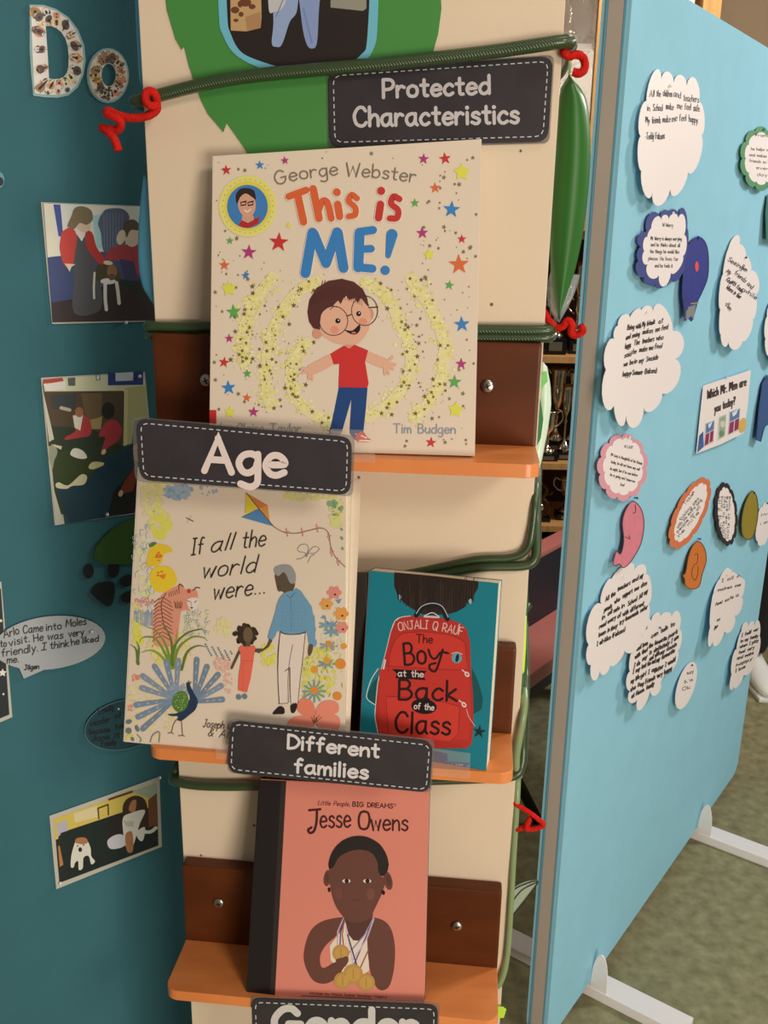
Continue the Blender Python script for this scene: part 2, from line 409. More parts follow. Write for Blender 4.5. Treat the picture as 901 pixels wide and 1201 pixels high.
# ------------------------------------------------------------ display boards on white bar feet
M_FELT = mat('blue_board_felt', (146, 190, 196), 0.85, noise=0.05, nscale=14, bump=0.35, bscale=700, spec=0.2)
M_FELT_SHADE = mat('shaded_board_felt', (62, 104, 106), 0.85, noise=0.05, nscale=14, bump=0.35, bscale=700, spec=0.2)  # blue felt darkened towards teal: the left board's shade is in the colour
M_FELT_EDGE = mat('blue_edge_binding', (104, 150, 160), 0.6)
M_CHANNEL = mat('grey_channel', (186, 164, 142), 0.45, noise=0.06, nscale=6)
M_TRIM = mat('cream_edge_trim', (222, 208, 176), 0.5)
M_FOOT = mat('white_metal_bar', (238, 216, 200), 0.45)
def display_board(fr, u0, u1, label, feet, felt):
    mw = fr.mw(V((fr.o.x, fr.o.y, 0)))
    root = empty('display_board', mw, label, 'display board')
    z0, z1, th, r = 0.035, 1.79, 0.042, 0.036
    def slab(name, a0, a1, b0, b1, w0, w1, m, rad):
        out = []
        for (x, y, s0) in ((a0 + rad, b0 + rad, 180), (a1 - rad, b0 + rad, 270), (a1 - rad, b1 - rad, 0), (a0 + rad, b1 - rad, 90)):
            for k in range(7): a = math.radians(s0 + 15 * k); out.append((x + rad * math.cos(a), y + rad * math.sin(a)))
        n = len(out); vs = [(p[0], p[1], w1) for p in out] + [(p[0], p[1], w0) for p in out]
        fs = [tuple(range(n)), tuple(range(2 * n - 1, n - 1, -1))] + [(i, i + n, (i + 1) % n + n, (i + 1) % n) for i in range(n)]
        bm = bmesh.new(); bv = [bm.verts.new(v) for v in vs]
        for f in fs: bm.faces.new([bv[i] for i in f])
        return from_bm(name, bm, m, root)
    slab('felt_face', u0, u1, z0, z1, -0.010, 0, felt, r)
    slab('felt_face', u0, u1, z0, z1, -th, -th + 0.010, felt, r)
    slab('edge_channel', u0 - 0.001, u1 + 0.001, z0 - 0.001, z1 + 0.001, -th + 0.010, -0.010, M_CHANNEL, r)
    slab('edge_trim', u0 - 0.0015, u1 + 0.0015, z0 - 0.0015, z1 + 0.0015, -0.0095, -0.0065, M_FELT_EDGE, r)
    slab('edge_trim', u0 - 0.0015, u1 + 0.0015, z0 - 0.0015, z1 + 0.0015, -th + 0.0065, -th + 0.0095, M_FELT_EDGE, r)
    for (u, front, back) in feet:
        f = box('foot_bar', (u - 0.026, 0.0, -th - back), (u + 0.026, 0.022, front), M_FOOT, root, 0.0015)
        for sg in (1, -1):
            bm = bmesh.new(); pts = []
            for k in range(13):
                a = math.pi * k / 12; pts.append((u - 0.024, 0.022 + 0.085 * math.sin(a) ** 0.8 if 0 < k < 12 else 0.022, 0.017 - 0.017 * math.cos(a)))
            w0 = 0.0006 if sg > 0 else -th - 0.0006 - 0.034
            vs = [bm.verts.new((u - 0.024, p[1], p[2] + w0)) for p in pts] + [bm.verts.new((u - 0.021, p[1], p[2] + w0)) for p in pts]
            n = len(pts); bm.faces.new(vs[:n]); bm.faces.new(list(reversed(vs[n:])))
            for i in range(n): bm.faces.new((vs[i], vs[i + n], vs[(i + 1) % n + n], vs[(i + 1) % n]))
            from_bm('bracket', bm, M_FOOT, f)
    return root
def feet_u(fr, *pts):
    out = []
    for (x, y) in pts:
        r = ray(x, y); p = EYEP + r * ((0.022 - EYE) / r.z); d = p - fr.o; out.append((d.dot(fr.u), d.dot(fr.n)))
    return out
fa, fb, fc = feet_u(RPF, (703, 1151), (812, 1197), (825, 972))
display_board(RPF, 0, 1.160, 'bright blue upright display board pinned with white speech clouds, on the right',
              [(fa[0], fb[1], 0.24), (fc[0], 0.28, 0.24)], M_FELT)
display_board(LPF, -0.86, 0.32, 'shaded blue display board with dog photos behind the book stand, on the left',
              [(-0.7, 0.22, 0.2), (0.2, 0.1, 0.2)], M_FELT_SHADE)

# ------------------------------------------------------------ white book stand with wooden ledges
M_CREAM = mat('cream_painted_board', (226, 194, 158), 0.55, noise=0.05, nscale=5, bump=0.08, bscale=120)
M_CREDGE = mat('pale_board_edge', (235, 214, 178), 0.5)
M_WOOD = mat('stained_wood', (240, 140, 74), 0.4, color2=(216, 118, 56), nscale=7, stretch=(1.2, 1, 5), bump=0.06, bscale=60, coat=0.2)
M_WOODB = mat('dark_stained_wood', (98, 45, 16), 0.42, color2=(76, 32, 9), nscale=7, stretch=(1.2, 3, 5), bump=0.06, bscale=60, coat=0.0, spec=.25)
M_SCREW = mat('screw_steel', (190, 185, 178), 0.3, metal=1.0, raw=True)
M_DARK = mat('dark_recess', (22, 20, 18), 0.8, raw=True)
CX0, CX1, CD = -0.2280, 0.1483, 0.18
cm = COLF.mw(V((COLF.o.x, COLF.o.y, 0)))          # local: x along the face, y up, z towards the viewer
stand = empty('book_stand', cm, 'tall cream painted book stand with three brown wooden ledges', 'book stand')
box('front_board', (CX0, 0.03, -0.018), (CX1, 1.95, 0), M_CREAM, stand, 0.0008)
box('back_board', (CX0, 0.03, -CD), (CX1, 1.95, -CD + 0.018), M_CREAM, stand, 0.0008)
box('side_board', (CX0, 0.03, -CD + 0.018), (CX0 + 0.018, 1.95, -0.018), M_CREDGE, stand)
box('side_board', (CX1 - 0.018, 0.03, -CD + 0.018), (CX1, 1.95, -0.018), M_CREDGE, stand)
box('base', (CX0 - 0.05, 0, -CD - 0.06), (CX1 + 0.05, 0.03, 0.10), M_WOOD, stand, 0.003)
LEDGES = [(1.2607, 1.3575, -0.2257, 0.1462), (0.9527, 1.0500, -0.2262, 0.1400), (0.6531, 0.7560, -0.2240, 0.1405)]
def shelf_mesh(name, x0, x1, z, depth, th, m, parent):
    r = 0.012; out = [(x0, 0.0002), (x1, 0.0002)]
    for k in range(6): a = math.radians(18 * k); out.append((x1 - r + r * math.cos(a), depth - r + r * math.sin(a)))
    for k in range(6): a = math.radians(90 + 18 * k); out.append((x0 + r + r * math.cos(a), depth - r + r * math.sin(a)))
    bm = bmesh.new(); top = [bm.verts.new((p[0], z, p[1])) for p in out]; bot = [bm.verts.new((p[0], z - th, p[1])) for p in out]
    n = len(out); bm.faces.new(top); bm.faces.new(list(reversed(bot)))
    for i in range(n): bm.faces.new((top[i], bot[i], bot[(i + 1) % n], top[(i + 1) % n]))
    return from_bm(name, bm, m, parent, False, 0.0012)
SCREWS = [((242, 446), (572, 453)), ((250, 780), (490, 800)), ((257, 1059), (536, 1086))]
for i, (z, zt, x0, x1) in enumerate(LEDGES):
    b = box('ledge_back', (x0, z - 0.012, 0.0002), (x1, zt, 0.018), M_WOODB, stand, 0.003)
    shelf_mesh('ledge_shelf', x0, x1, z, 0.094, 0.0125, M_WOOD, stand)
    for (px, py) in SCREWS[i]:
        u, v = COLF.uv(px, py, 0.018); v += 0
        s = lathe('screw', [(0.0066, 0.0), (0.0066, 0.0012), (0.0045, 0.0024), (0.0001, 0.0028)], M_SCREW, b, 18, (u, v, 0.0182))
        bm = bmesh.new()
        for a in (0.35, 0.35 + math.pi / 2):
            for q in bmesh.ops.create_cube(bm, size=1)['verts']:
                c = V((q.co.x * 0.0062, q.co.y * 0.0011, q.co.z * 0.0006)); c = Matrix.Rotation(a, 3, 'Z') @ c
                q.co = c + V((u, v, 0.0210))
        from_bm('screw_slot', bm, M_DARK, b)
M_MARK = mat('nail_mark', (120, 95, 70), 0.7)
for (px, py, r) in ((577, 357, .0016), (421, 560, .0015), (611, 177, .0012), (236, 1003, .0013), (298, 968, .0016)):
    u, v = COLF.uv(px, py); lathe('nail_hole', [(r, 0), (r * .9, .0006), (.0001, .0007)], M_MARK, stand, 10, (u, v, 0.0001))

def cpt(x, y, off): return COLF.hit(x, y, off)
def cz(x, y, off=0.0): return COLF.hit(x, y, off).z
def cl(X, Z, off): return COLF.at(X, Z, off)

# ------------------------------------------------------------ green cord wound round the stand
def rope_mat():
    m = mat('green_cord', (50, 66, 34), 0.34, coat=0.6); nt = m.node_tree; b = nt.nodes['Principled BSDF']
    tc = nt.nodes.new('ShaderNodeTexCoord'); wv = nt.nodes.new('ShaderNodeTexWave'); wv.inputs['Scale'].default_value = 240
    wv.bands_direction = 'DIAGONAL'; bp = nt.nodes.new('ShaderNodeBump'); bp.inputs['Strength'].default_value = 0.35; bp.inputs['Distance'].default_value = 0.001
    nt.links.new(tc.outputs['Object'], wv.inputs[0]); nt.links.new(wv.outputs['Fac'], bp.inputs['Height']); nt.links.new(bp.outputs[0], b.inputs['Normal'])
    return m
M_ROPE = rope_mat(); M_ROPE2 = mat('pale_green_cord', (132, 142, 92), 0.4, coat=0.3)
RR = 0.0052
def cord(label, pts, r=RR, m=None, closed=True):
    o = tube('green_rope', [cl(*p) for p in pts], r, m or M_ROPE, None, 6, 12, True, closed)
    return tag(o, label, 'rope', 'green cord wound round the book stand')
B_ = -CD - 0.008; F_ = RR + 0.0006; G_ = 0.006
zl, zr = cz(183, 119, F_), cz(655, 52, F_)
def loop(zL, zR, f=F_, gap=G_, sag=0.0):
    return [(CX0 - gap - .002, zL, -.02), (CX0 - gap, zL, -.002), (CX0 + .004, zL, f), (CX0 + .09, zL + (zR - zL) * .24 + sag, f + .001), (0, (zL + zR) / 2 + sag, f + .001),
            (CX1 - .06, zR - (zR - zL) * .16, f), (CX1 - .002, zR, f), (CX1 + gap, zR, -.003), (CX1 + gap + .002, zR, -.03), (CX1 + gap, zR, B_ + .02), (CX1 - .02, zR, B_),
            (0, (zL + zR) / 2, B_ - .002), (CX0 + .02, zL, B_), (CX0 - gap, zL, B_ + .02)]
cord('thick green cord stretched diagonally across the stand above the chalkboard style heading sign', loop(zl + .001, zr + .001, F_ + .005, sag=.0065), 0.0058)
z1a, z1b = cz(190, 388, F_), cz(630, 391, F_)
cord('upper strand of the two green cords just over the top ledge', loop(z1a + .004, z1b + .003))
cord('lower strand of the two green cords just over the top ledge', loop(z1a - .005, z1b - .004, F_), 0.0045)
z2 = cz(600, 664, F_); z2u = cz(626, 600, 0)
cord('green cord bent round the right edge of the stand above the blue-green paperback',
     [(CX1 + .004, z2u + .05, -.05), (CX1 + .004, z2u, -.012), (CX1 + .006, z2 + .022, -.001), (CX1 + .004, z2 + .007, .004), (CX1 - .008, z2 + .001, F_), (CX1 - .05, z2 - .003, F_), (.03, z2 - .018, F_), (-.08, z2 - .03, F_),
      (CX0 + .01, z2 - .03, F_), (CX0 - .006, z2 - .03, -.004), (CX0 - .006, z2 + .01, B_ + .02), (CX0 + .02, z2 + .03, B_), (CX1 - .02, z2u + .06, B_), (CX1 + .006, z2u + .06, B_ + .02)])
cord('second green cord beside it on the right edge of the stand above the paperback',
     [(CX1 + .001, z2u + .04, -.06), (CX1 + .0015, z2u + .02, -.006), (CX1 + .0005, z2 + .04, .003), (CX1 - .004, z2 + .018, F_ - .001), (CX1 - .02, z2 + .009, F_), (CX1 - .055, z2 + .005, F_), (.04, z2 - .010, F_), (0, z2 - .02, F_)], 0.0040, None, False)
z3l = cz(225, 918, F_); z3r = cz(592, 910, F_); z3u = cz(603, 835, 0)
cord('green cord under the middle ledge, looping past the left edge of the stand',
     [(CX0 - .007, z3l + .008, -.03), (CX0 - .008, z3l, -.004), (CX0 + .004, z3l - .001, F_), (CX0 + .06, z3l, F_ + .001), (0, (z3l + z3r) / 2, F_), (CX1 - .03, z3r - .004, F_), (CX1 - .002, z3r + .002, F_), (CX1 + .005, z3r + .012, .001),
      (CX1 + .006, z3r + .03, -.004), (CX1 + .005, z3u, -.012), (CX1 + .005, z3u + .03, -.05), (CX1 + .006, z3u + .04, B_ + .02), (CX1 - .02, z3u + .04, B_), (CX0 + .02, z3l + .03, B_), (CX0 - .007, z3l + .02, B_ + .02)], 0.0056)
cord('pale green cord hanging down the right edge beside the middle ledge',
     [(CX1 + .0045, cz(605, 815), -.03), (CX1 + .0042, cz(604, 830), -.001), (CX1 + .001, cz(602, 860), .0045), (CX1 - .001, cz(600, 885), .0045), (CX1 + .001, cz(598, 905), .003), (CX1 + .004, cz(596, 915), -.01)], 0.0042, M_ROPE2, False)
ze = [cz(601, y) for y in (925, 1000, 1060, 1120, 1150)]
cord('thin pale green cord running down the right edge beside the bottom ledge',
     [(CX1 + .003, ze[0] + .01, -.05), (CX1 + .003, ze[0], -.008), (CX1 + .003, ze[1], -.001), (CX1 + .0035, ze[2], .001), (CX1 + .003, ze[3], .002), (CX1 - .002, ze[4] + .004, F_ - .001), (CX1 - .012, ze[4] - .008, F_), (CX1 - .05, ze[4] - .017, F_)], 0.0038, M_ROPE2, False)

# ------------------------------------------------------------ red pipe cleaners
def fuzzy():
    m = mat('red_chenille', (232, 42, 30), 0.9, bump=1.0, bscale=900, noise=0.25, nscale=300, spec=0.1); return m
M_RED = fuzzy()
def pipe(label, pts, r=0.0036, f=COLF):
    o = tube('pipe_cleaner', [f.hit(*p) for p in pts], r, M_RED, None, 7, 10)
    # short bristles all along the stem
    me = o.data; n = len(me.vertices); vs = [v.co.copy() for v in me.vertices]; nr = [v.normal.copy() for v in me.vertices]
    bv, bf = [], []
    for k in range(1400):
        i = random.randrange(n); j = min(n - 1, i + random.choice((1, 10, 11))); t = random.random()
        p = vs[i].lerp(vs[j], t) if (vs[i] - vs[j]).length < 0.01 else vs[i]
        d = (nr[i] + V([random.uniform(-.5, .5) for _ in range(3)])).normalized(); s = d.cross(V((.3, .5, .8))).normalized() * 0.00022
        b = len(bv); bv += [p - d * .0004 - s, p - d * .0004 + s, p + d * random.uniform(.0006, .0015)]; bf.append((b, b + 1, b + 2))
    h = mesh('bristles', bv, bf, M_RED, o); tag(h, kind='stuff')
    return tag(o, label, 'pipe cleaner', 'red pipe cleaners tied to the green cords')
pipe('red fuzzy pipe cleaner curled in a zigzag at the left end of the top cord',
     [(172, 136, .012), (182, 130, .012), (184, 118, .018), (180, 108, .022), (172, 108, .024), (171, 118, .024), (176, 124, .026), (184, 124, .022), (182, 131, .02), (170, 137, .02), (150, 138, .02), (136, 134, .02), (127, 130, .022), (126, 134, .028), (138, 139, .03), (142, 145, .028), (139, 152, .024), (130, 152, .022), (120, 150, .022), (128, 156, .028), (135, 165, .03), (139, 177, .03)])
pipe('red pipe cleaner hook at the right end of the top cord',
     [(661, 56, -.002), (662, 62, .006), (668, 66, .004), (678, 64, .0), (685, 70, -.002), (686, 80, .002), (680, 86, .004), (672, 84, .004)], 0.0034)
pipe('red pipe cleaner curled in an S beneath the tip of the big green leaf',
     [(638, 366, -.006), (644, 376, -.002), (652, 384, 0), (660, 383, .002), (666, 376, .003), (671, 381, .003), (670, 390, .001), (676, 393, -.001), (684, 388, 0), (681, 382, .002)], 0.0034)
pipe('red pipe cleaner bent in a triangle by the right edge above the bottom ledge',
     [(602, 936, -.004), (604, 942, -.002), (613, 948, 0), (624, 955, .002), (637, 966, .002), (634, 970, .002), (622, 973, .003), (617, 970, .004), (621, 960, .004), (618, 969, .002), (606, 973, 0)], 0.0027)

# ------------------------------------------------------------ leaves hung on the right and left edges
M_LEAF = mat('green_glossy_leaf', (42, 100, 30), 0.42, coat=0.25, noise=0.12, nscale=9)
M_LEAF2 = mat('pale_mint_leaf', (212, 232, 188), 0.45, coat=0.2)
M_LEAF3 = mat('deep_green_leaf', (36, 92, 40), 0.4, coat=0.3)
M_LIME = mat('lime_paper', (190, 240, 60), 0.6)
M_BLUEP = mat('light_blue_card', (110, 180, 205), 0.45, coat=0.3)
def leaf(name, label, fr_off, outline, m, cat='leaf', th=0.0006, curve=0.0, smooth=True, rim=None, group=None):
    """a leaf cut from sheet: outline in image points on a plane parallel to the stand face"""
    P = [V((p[0], p[1])) for p in outline]
    if smooth: P = [V((q.x, q.y)) for q in catmull(P, 5, True)]
    fr = Frame(COLF.hit(P[0].x, P[0].y, fr_off), CU, (0, 0, 1), CN)
    Q = [V(fr.uv(p.x, p.y)) for p in P]
    u0 = min(q.x for q in Q); u1 = max(q.x for q in Q); v0 = min(q.y for q in Q); v1 = max(q.y for q in Q)
    # rows across the leaf so that it can bow
    rows = 26; vs = []; n = 9
    for r in range(rows + 1):
        v = v0 + (v1 - v0) * (r + 0.02) / (rows + 0.04); xs = []
        for i in range(len(Q)):
            a, b = Q[i], Q[(i + 1) % len(Q)]
            if (a.y - v) * (b.y - v) <= 0 and abs(a.y - b.y) > 1e-9: xs.append(a.x + (b.x - a.x) * (v - a.y) / (b.y - a.y))
        if len(xs) < 2: xs = [Q[0].x, Q[0].x]
        a, b = min(xs), max(xs)
        for k in range(n):
            t = k / (n - 1); vs.append(V((a + (b - a) * t, v, curve * (1 - (2 * t - 1) ** 2) - curve * 0.6 * math.sin(math.pi * r / rows))))
    N = len(vs); vs2 = vs + [q - V((0, 0, th)) for q in vs]; fs = []
    for r in range(rows):
        for k in range(n - 1):
            a = r * n + k; fs.append((a, a + 1, a + n + 1, a + n)); fs.append((a + N, a + n + N, a + n + 1 + N, a + 1 + N))
    for r in range(rows):
        a = r * n; fs.append((a, a + n, a + n + N, a + N)); a = r * n + n - 1; fs.append((a, a + N, a + n + N, a + n))
    for k in range(n - 1):
        fs.append((k, k + N, k + 1 + N, k + 1)); a = rows * n + k; fs.append((a, a + 1, a + 1 + N, a + N))
    me = bpy.data.meshes.new(name); me.from_pydata([tuple(q) for q in vs2], [], fs); me.materials.append(m); me.polygons.foreach_set('use_smooth', [True] * len(fs)); me.update()
    o = link(name, me, None, fr.mw()); tag(o, label, cat, group); return o, fr
big, bf_ = leaf('paper_leaf', 'large glossy green leaf hanging point down by the right edge of the stand', -0.016,
           [(666, 90), (674, 96), (687, 112), (693, 150), (693, 200), (687, 260), (675, 318), (658, 366), (655, 374), (650, 350), (646, 300), (647, 240), (651, 190), (655, 130), (658, 104)], M_LEAF, curve=0.012)
tube('hanging_ribbon', [bf_.mw().inverted() @ COLF.hit(*p) for p in ((668, 60, -.004), (669, 75, -.008), (667, 92, -.012), (665, 104, -.010))], 0.0012, mat('pale_green_ribbon', (190, 214, 140), 0.4), big)
fo, ff = leaf('folded_leaf', 'folded pale mint leaf with a jagged top beside the top ledge', -0.024,
     [(633, 428), (637, 424), (639, 432), (642, 430), (646, 452), (647, 476), (643, 505), (636, 540), (626, 572), (622, 580), (624, 540), (628, 500), (632, 460)], M_LEAF2, curve=0.006, smooth=False)
cv = Canvas(ff, 0.0075); cv.poly([(632, 440), (641, 434), (642, 446), (633, 456)], (120, 190, 96), 1)
cv.poly([(631, 456), (634, 470), (637, 490), (634, 512), (627, 526), (625, 520), (628, 480)], (40, 110, 50), 1); cv.build('green_print', fo)
leaf('sleeve_edge', 'clear crinkled sleeve edge beside the large green leaf', -0.03, [(645, 322), (650, 322), (655, 345), (670, 335), (680, 322), (674, 345), (660, 372), (654, 378), (645, 362), (642, 344)],
     mat('clear_sleeve', (200, 200, 190), 0.15, alpha=0.28, coat=1.0), 'plastic sleeve', curve=0.004)
leaf('thin_leaf', 'narrow dark green leaf seen edge on beside the blue-green paperback', -0.012, [(619, 682), (620, 700), (618, 740), (616, 790), (612, 822), (610, 800), (614, 750), (617, 700)], M_LEAF3, curve=0.001)
leaf('lime_strip', 'lime green paper strip on the right edge, level with the middle ledge back', -0.008, [(615, 720), (618, 722), (617, 760), (615, 790), (613, 790), (613, 750)], M_LIME, 'paper strip', smooth=False)
leaf('lime_tag', 'small lime paper tag sticking out by the middle ledge', -0.002, [(606, 838), (609, 842), (614, 856), (616, 862), (613, 862), (609, 850)], M_LIME, 'paper tag', smooth=False)
leaf('lime_tag', 'small lime paper tag at the right edge below the bottom cord', 0.004, [(583, 1181), (590, 1181), (594, 1184), (591, 1194), (583, 1194)], M_LIME, 'paper tag', smooth=False)
leaf('teal_leaf', 'slim teal leaf behind the red triangle pipe cleaner', -0.010, [(599, 930), (603, 945), (605, 970), (603, 995), (599, 1012), (596, 990), (597, 950)], mat('teal_card', (74, 122, 124), 0.5), curve=0.002)
lf, lfr = leaf('outlined_leaf', 'see-through pointed leaf with dark outline near the stand foot', -0.010, [(597, 1066), (600, 1046), (612, 1036), (631, 1033), (622, 1048), (608, 1064), (598, 1080)], mat('clear_leaf_film', (190, 190, 160), 0.3, alpha=0.55, coat=0.5), curve=0.0)
cv = Canvas(lfr, 0.0006)
cv.stroke([(597, 1050), (608, 1040), (631, 1033), (620, 1050), (598, 1078)], 1.4, (38, 50, 34), 1); cv.stroke([(598, 1062), (612, 1044), (631, 1034)], 1.2, (38, 50, 34), 1); cv.build('leaf_outline', lf)
leaf('blue_leaf', 'light blue leaf sticking out of the left edge beside the dog group photo', -0.03, [(171, 206), (166, 222), (162, 260), (161, 300), (165, 330), (172, 345), (184, 356), (186, 300), (182, 240)], M_BLUEP, curve=0.004)
leaf('blue_leaf', 'light blue leaf tip at the upper left edge, beside the letter o', -0.03, [(158, -30), (158, 10), (160, 50), (163, 90), (168, 100), (172, 40), (170, -30)], M_BLUEP, curve=0.003)

# ------------------------------------------------------------ green paper shape with a photo, top of the stand
M_GREENP = mat('green_paper', (66, 128, 54), 0.6)
def sub(fr, px, py, off):
    p = fr.hit(px, py, off); return Frame(p, fr.u, fr.v, fr.n)
fr = sub(COLF, 340, 170, 0.0012)
gp = empty('green_paper_leaf', fr.mw(), 'big green paper leaf shape with a cut-out photo, flat on the top of the stand', 'paper leaf')
card_prism('paper', fr, [(300, -270), (236, -190), (204, -120), (190, -40), (196, 12), (206, 46), (213, 58), (216, 54), (222, 78), (236, 118), (244, 134), (262, 155), (266, 144), (290, 178), (330, 240), (430, 240), (470, 150), (500, 90), (514, 40), (518, 10), (514, -60), (492, -150), (440, -230), (370, -280)], 0.0005, M_GREENP, gp)
fr2 = Frame(fr.o, fr.u, fr.v, fr.n); cv = Canvas(fr2, 0.0006)
cv.poly([(276, -130), (257, -60), (257, 20), (262, 42), (274, 62), (296, 76), (330, 88), (352, 91), (390, 82), (424, 74), (438, 58), (443, 30), (443, -60), (425, -130), (350, -150)], (112, 178, 188), 0, True)
cv.poly([(284, -120), (267, -50), (267, 20), (271, 40), (282, 60), (303, 71), (340, 82), (370, 88), (400, 80), (424, 64), (431, 44), (433, -50), (416, -120), (350, -138)], (38, 28, 24), 1, True)
cv.poly([(270, -40), (306, -40), (307, 20), (306, 33), (290, 37), (271, 36)], (198, 152, 100), 2)
for (x, y, r, q) in ((276, 12, 5, 4), (283, 17, 3, 3), (288, 3, 7, 5), (296, 8, 4, 3), (277, 24, 3, 2), (282, 5, 3, 4)): cv.ell(x, y, r, q, (110, 62, 34), 3)
cv.poly([(288, 20), (306, 14), (306, 33), (290, 37)], (176, 128, 82), 3)
cv.poly([(316, -40), (348, -40), (349, 10), (340, 26), (331, 52), (324, 55), (319, 50), (321, 20)], (150, 160, 185), 2, True)
cv.poly([(350, -40), (376, -40), (374, 16), (372, 50), (367, 57), (360, 52), (354, 24)], (138, 148, 180), 2, True)
cv.poly([(318, -100), (372, -100), (376, -40), (346, -30), (334, 6), (322, 14), (315, 4)], (196, 186, 176), 3, True)
cv.stroke([(324, 20), (332, 0)], 1.2, (120, 122, 140), 4); cv.stroke([(356, 10), (366, 50)], 2, (120, 130, 165), 4)
cv.poly([(388, -40), (430, -40), (430, 10), (426, 13), (388, 9)], (150, 138, 118), 2)
cv.build('photo_print', gp, GLOSS)

# ------------------------------------------------------------ chalkboard style heading signs
M_SIGN = mat('sign_charcoal', (58, 50, 50), 0.35, noise=0.35, nscale=22, coat=0.35)
M_LAM = mat('laminate_edge', (120, 112, 104), 0.2, alpha=0.35, coat=0.8)
def sign(label, corners, off3, rad, lines, lw, inset=7, lam=(4, 4, 3, 3), txtcol=(218, 202, 190)):
    """corners TL TR BR BL in image points; lies on a plane with given offsets at BL, BR, TL"""
    tl, tr, br, bl = corners
    fr = frame3(COLF, (*bl, off3[0]), (*br, off3[1]), (*tl, off3[2]))
    root = empty('heading_sign', fr.mw(), label, 'sign')
    card_prism('card', fr, roundrect(*tl, *tr, *br, *bl, rad), 0.0012, M_SIGN, root)
    f2 = Frame(fr.o, fr.u, fr.v, fr.n)
    L = [(tl[0] - lam[0], tl[1] - lam[2]), (tr[0] + lam[1], tr[1] - lam[2]), (br[0] + lam[1], br[1] + lam[3]), (bl[0] - lam[0], bl[1] + lam[3])]
    lm = card_prism('laminate', f2, roundrect(*L[0], *L[1], *L[2], *L[3], rad * 0.6), 0.0004, M_LAM, root); lm.location.z = -0.0014
    cv = Canvas(f2, 0.00025)
    I = roundrect(tl[0] + inset, tl[1] + inset, tr[0] - inset, tr[1] + inset, br[0] - inset, br[1] - inset, bl[0] + inset, bl[1] - inset, rad * .7)
    P = [V(p) for p in I] + [V(I[0])]; d = 0; on = True; seg = [P[0]]; dash, gp_ = 5.0, 3.6; need = dash
    for i in range(1, len(P)):
        a, b = P[i - 1], P[i]; ln = (b - a).length
        while ln > need:
            a = a + (b - a).normalized() * need; ln = (b - a).length
            if on: seg.append(a); cv.stroke(seg, 1.15, (205, 196, 190), 0, False, cap=False)
            seg = [a]; on = not on; need = dash if on else gp_
        need -= ln; seg.append(b)
    cv.build('stitch_border', root, GLOSS)
    cv = Canvas(f2, 0.0003)
    for (t, base, h, up) in lines: cv.text(t, base, h, lw, txtcol, 1, n=6, up=up)
    cv.build('lettering', root, GLOSS)
    return root, fr
sign('dark chalkboard style sign reading Protected Characteristics at the top of the stand', ((385, 83), (649, 66), (643, 166), (387, 173)), (.003, .003, .003), 15,
     [('Protected', [(450, 114.5), (574, 109.5)], 21, (-.02, -1)), ('Characteristics', [(416, 148), (608, 144)], 22, (-.02, -1))], 4.0, 6, (3, 2, 2, 2), (205, 186, 176))
sign('dark chalkboard style sign reading Age, fixed to the front of the top ledge', ((160, 491), (413, 513), (411, 581), (164, 563)), (.099, .099, .097), 14,
     [('Age', [(240, 552), (334, 558)], 39, (0, -1))], 8.0, 5, (6, 3, 2, 2), (236, 206, 188))
sign('dark chalkboard style sign reading Different families, fixed to the middle ledge', ((270, 845), (508, 870), (504, 930), (267, 906)), (.099, .099, .097), 13,
     [('Different', [(338, 877.5), (444, 888)], 16, (.04, -1)), ('families', [(346, 905.5), (431, 913)], 16, (.04, -1))], 3.3, 4, (1, 2, 2, 1), (226, 206, 194))
sign('dark chalkboard style sign reading Gender, cut by the bottom of the picture', ((295, 1171), (514, 1179), (512, 1236), (297, 1230)), (.099, .099, .097), 11,
     [('Gender', [(322, 1216), (488, 1219)], 34, (0, -1))], 8.5, 4.5, (1, 2, 2, 1), (216, 200, 184))
# clear plastic lips that hold books and signs on the ledges
M_CLEAR = mat('clear_plastic', (235, 225, 210), 0.08, alpha=0.10, coat=1.0, raw=True)
def clear_lip(label, quad, off, parent=None):
    fr = frame3(COLF, (*quad[3], off), (*quad[2], off), (*quad[0], off))
    o = card_prism('clear_lip', fr, quad, 0.0012, M_CLEAR, None); o.matrix_world = fr.mw()
    return tag(o, label, 'plastic holder')
clear_lip('clear plastic lip on the top ledge, showing just right of the Age sign', [(388, 503), (440, 505), (440, 543), (388, 541)], .0962)
clear_lip('clear plastic lip on the middle ledge below the teal paperback', [(460, 872), (552, 884), (551, 914), (460, 904)], .0968)
clear_lip('clear plastic lip on the middle ledge, left of the Different families sign', [(253, 872), (280, 874), (280, 893), (253, 890)], .0965)

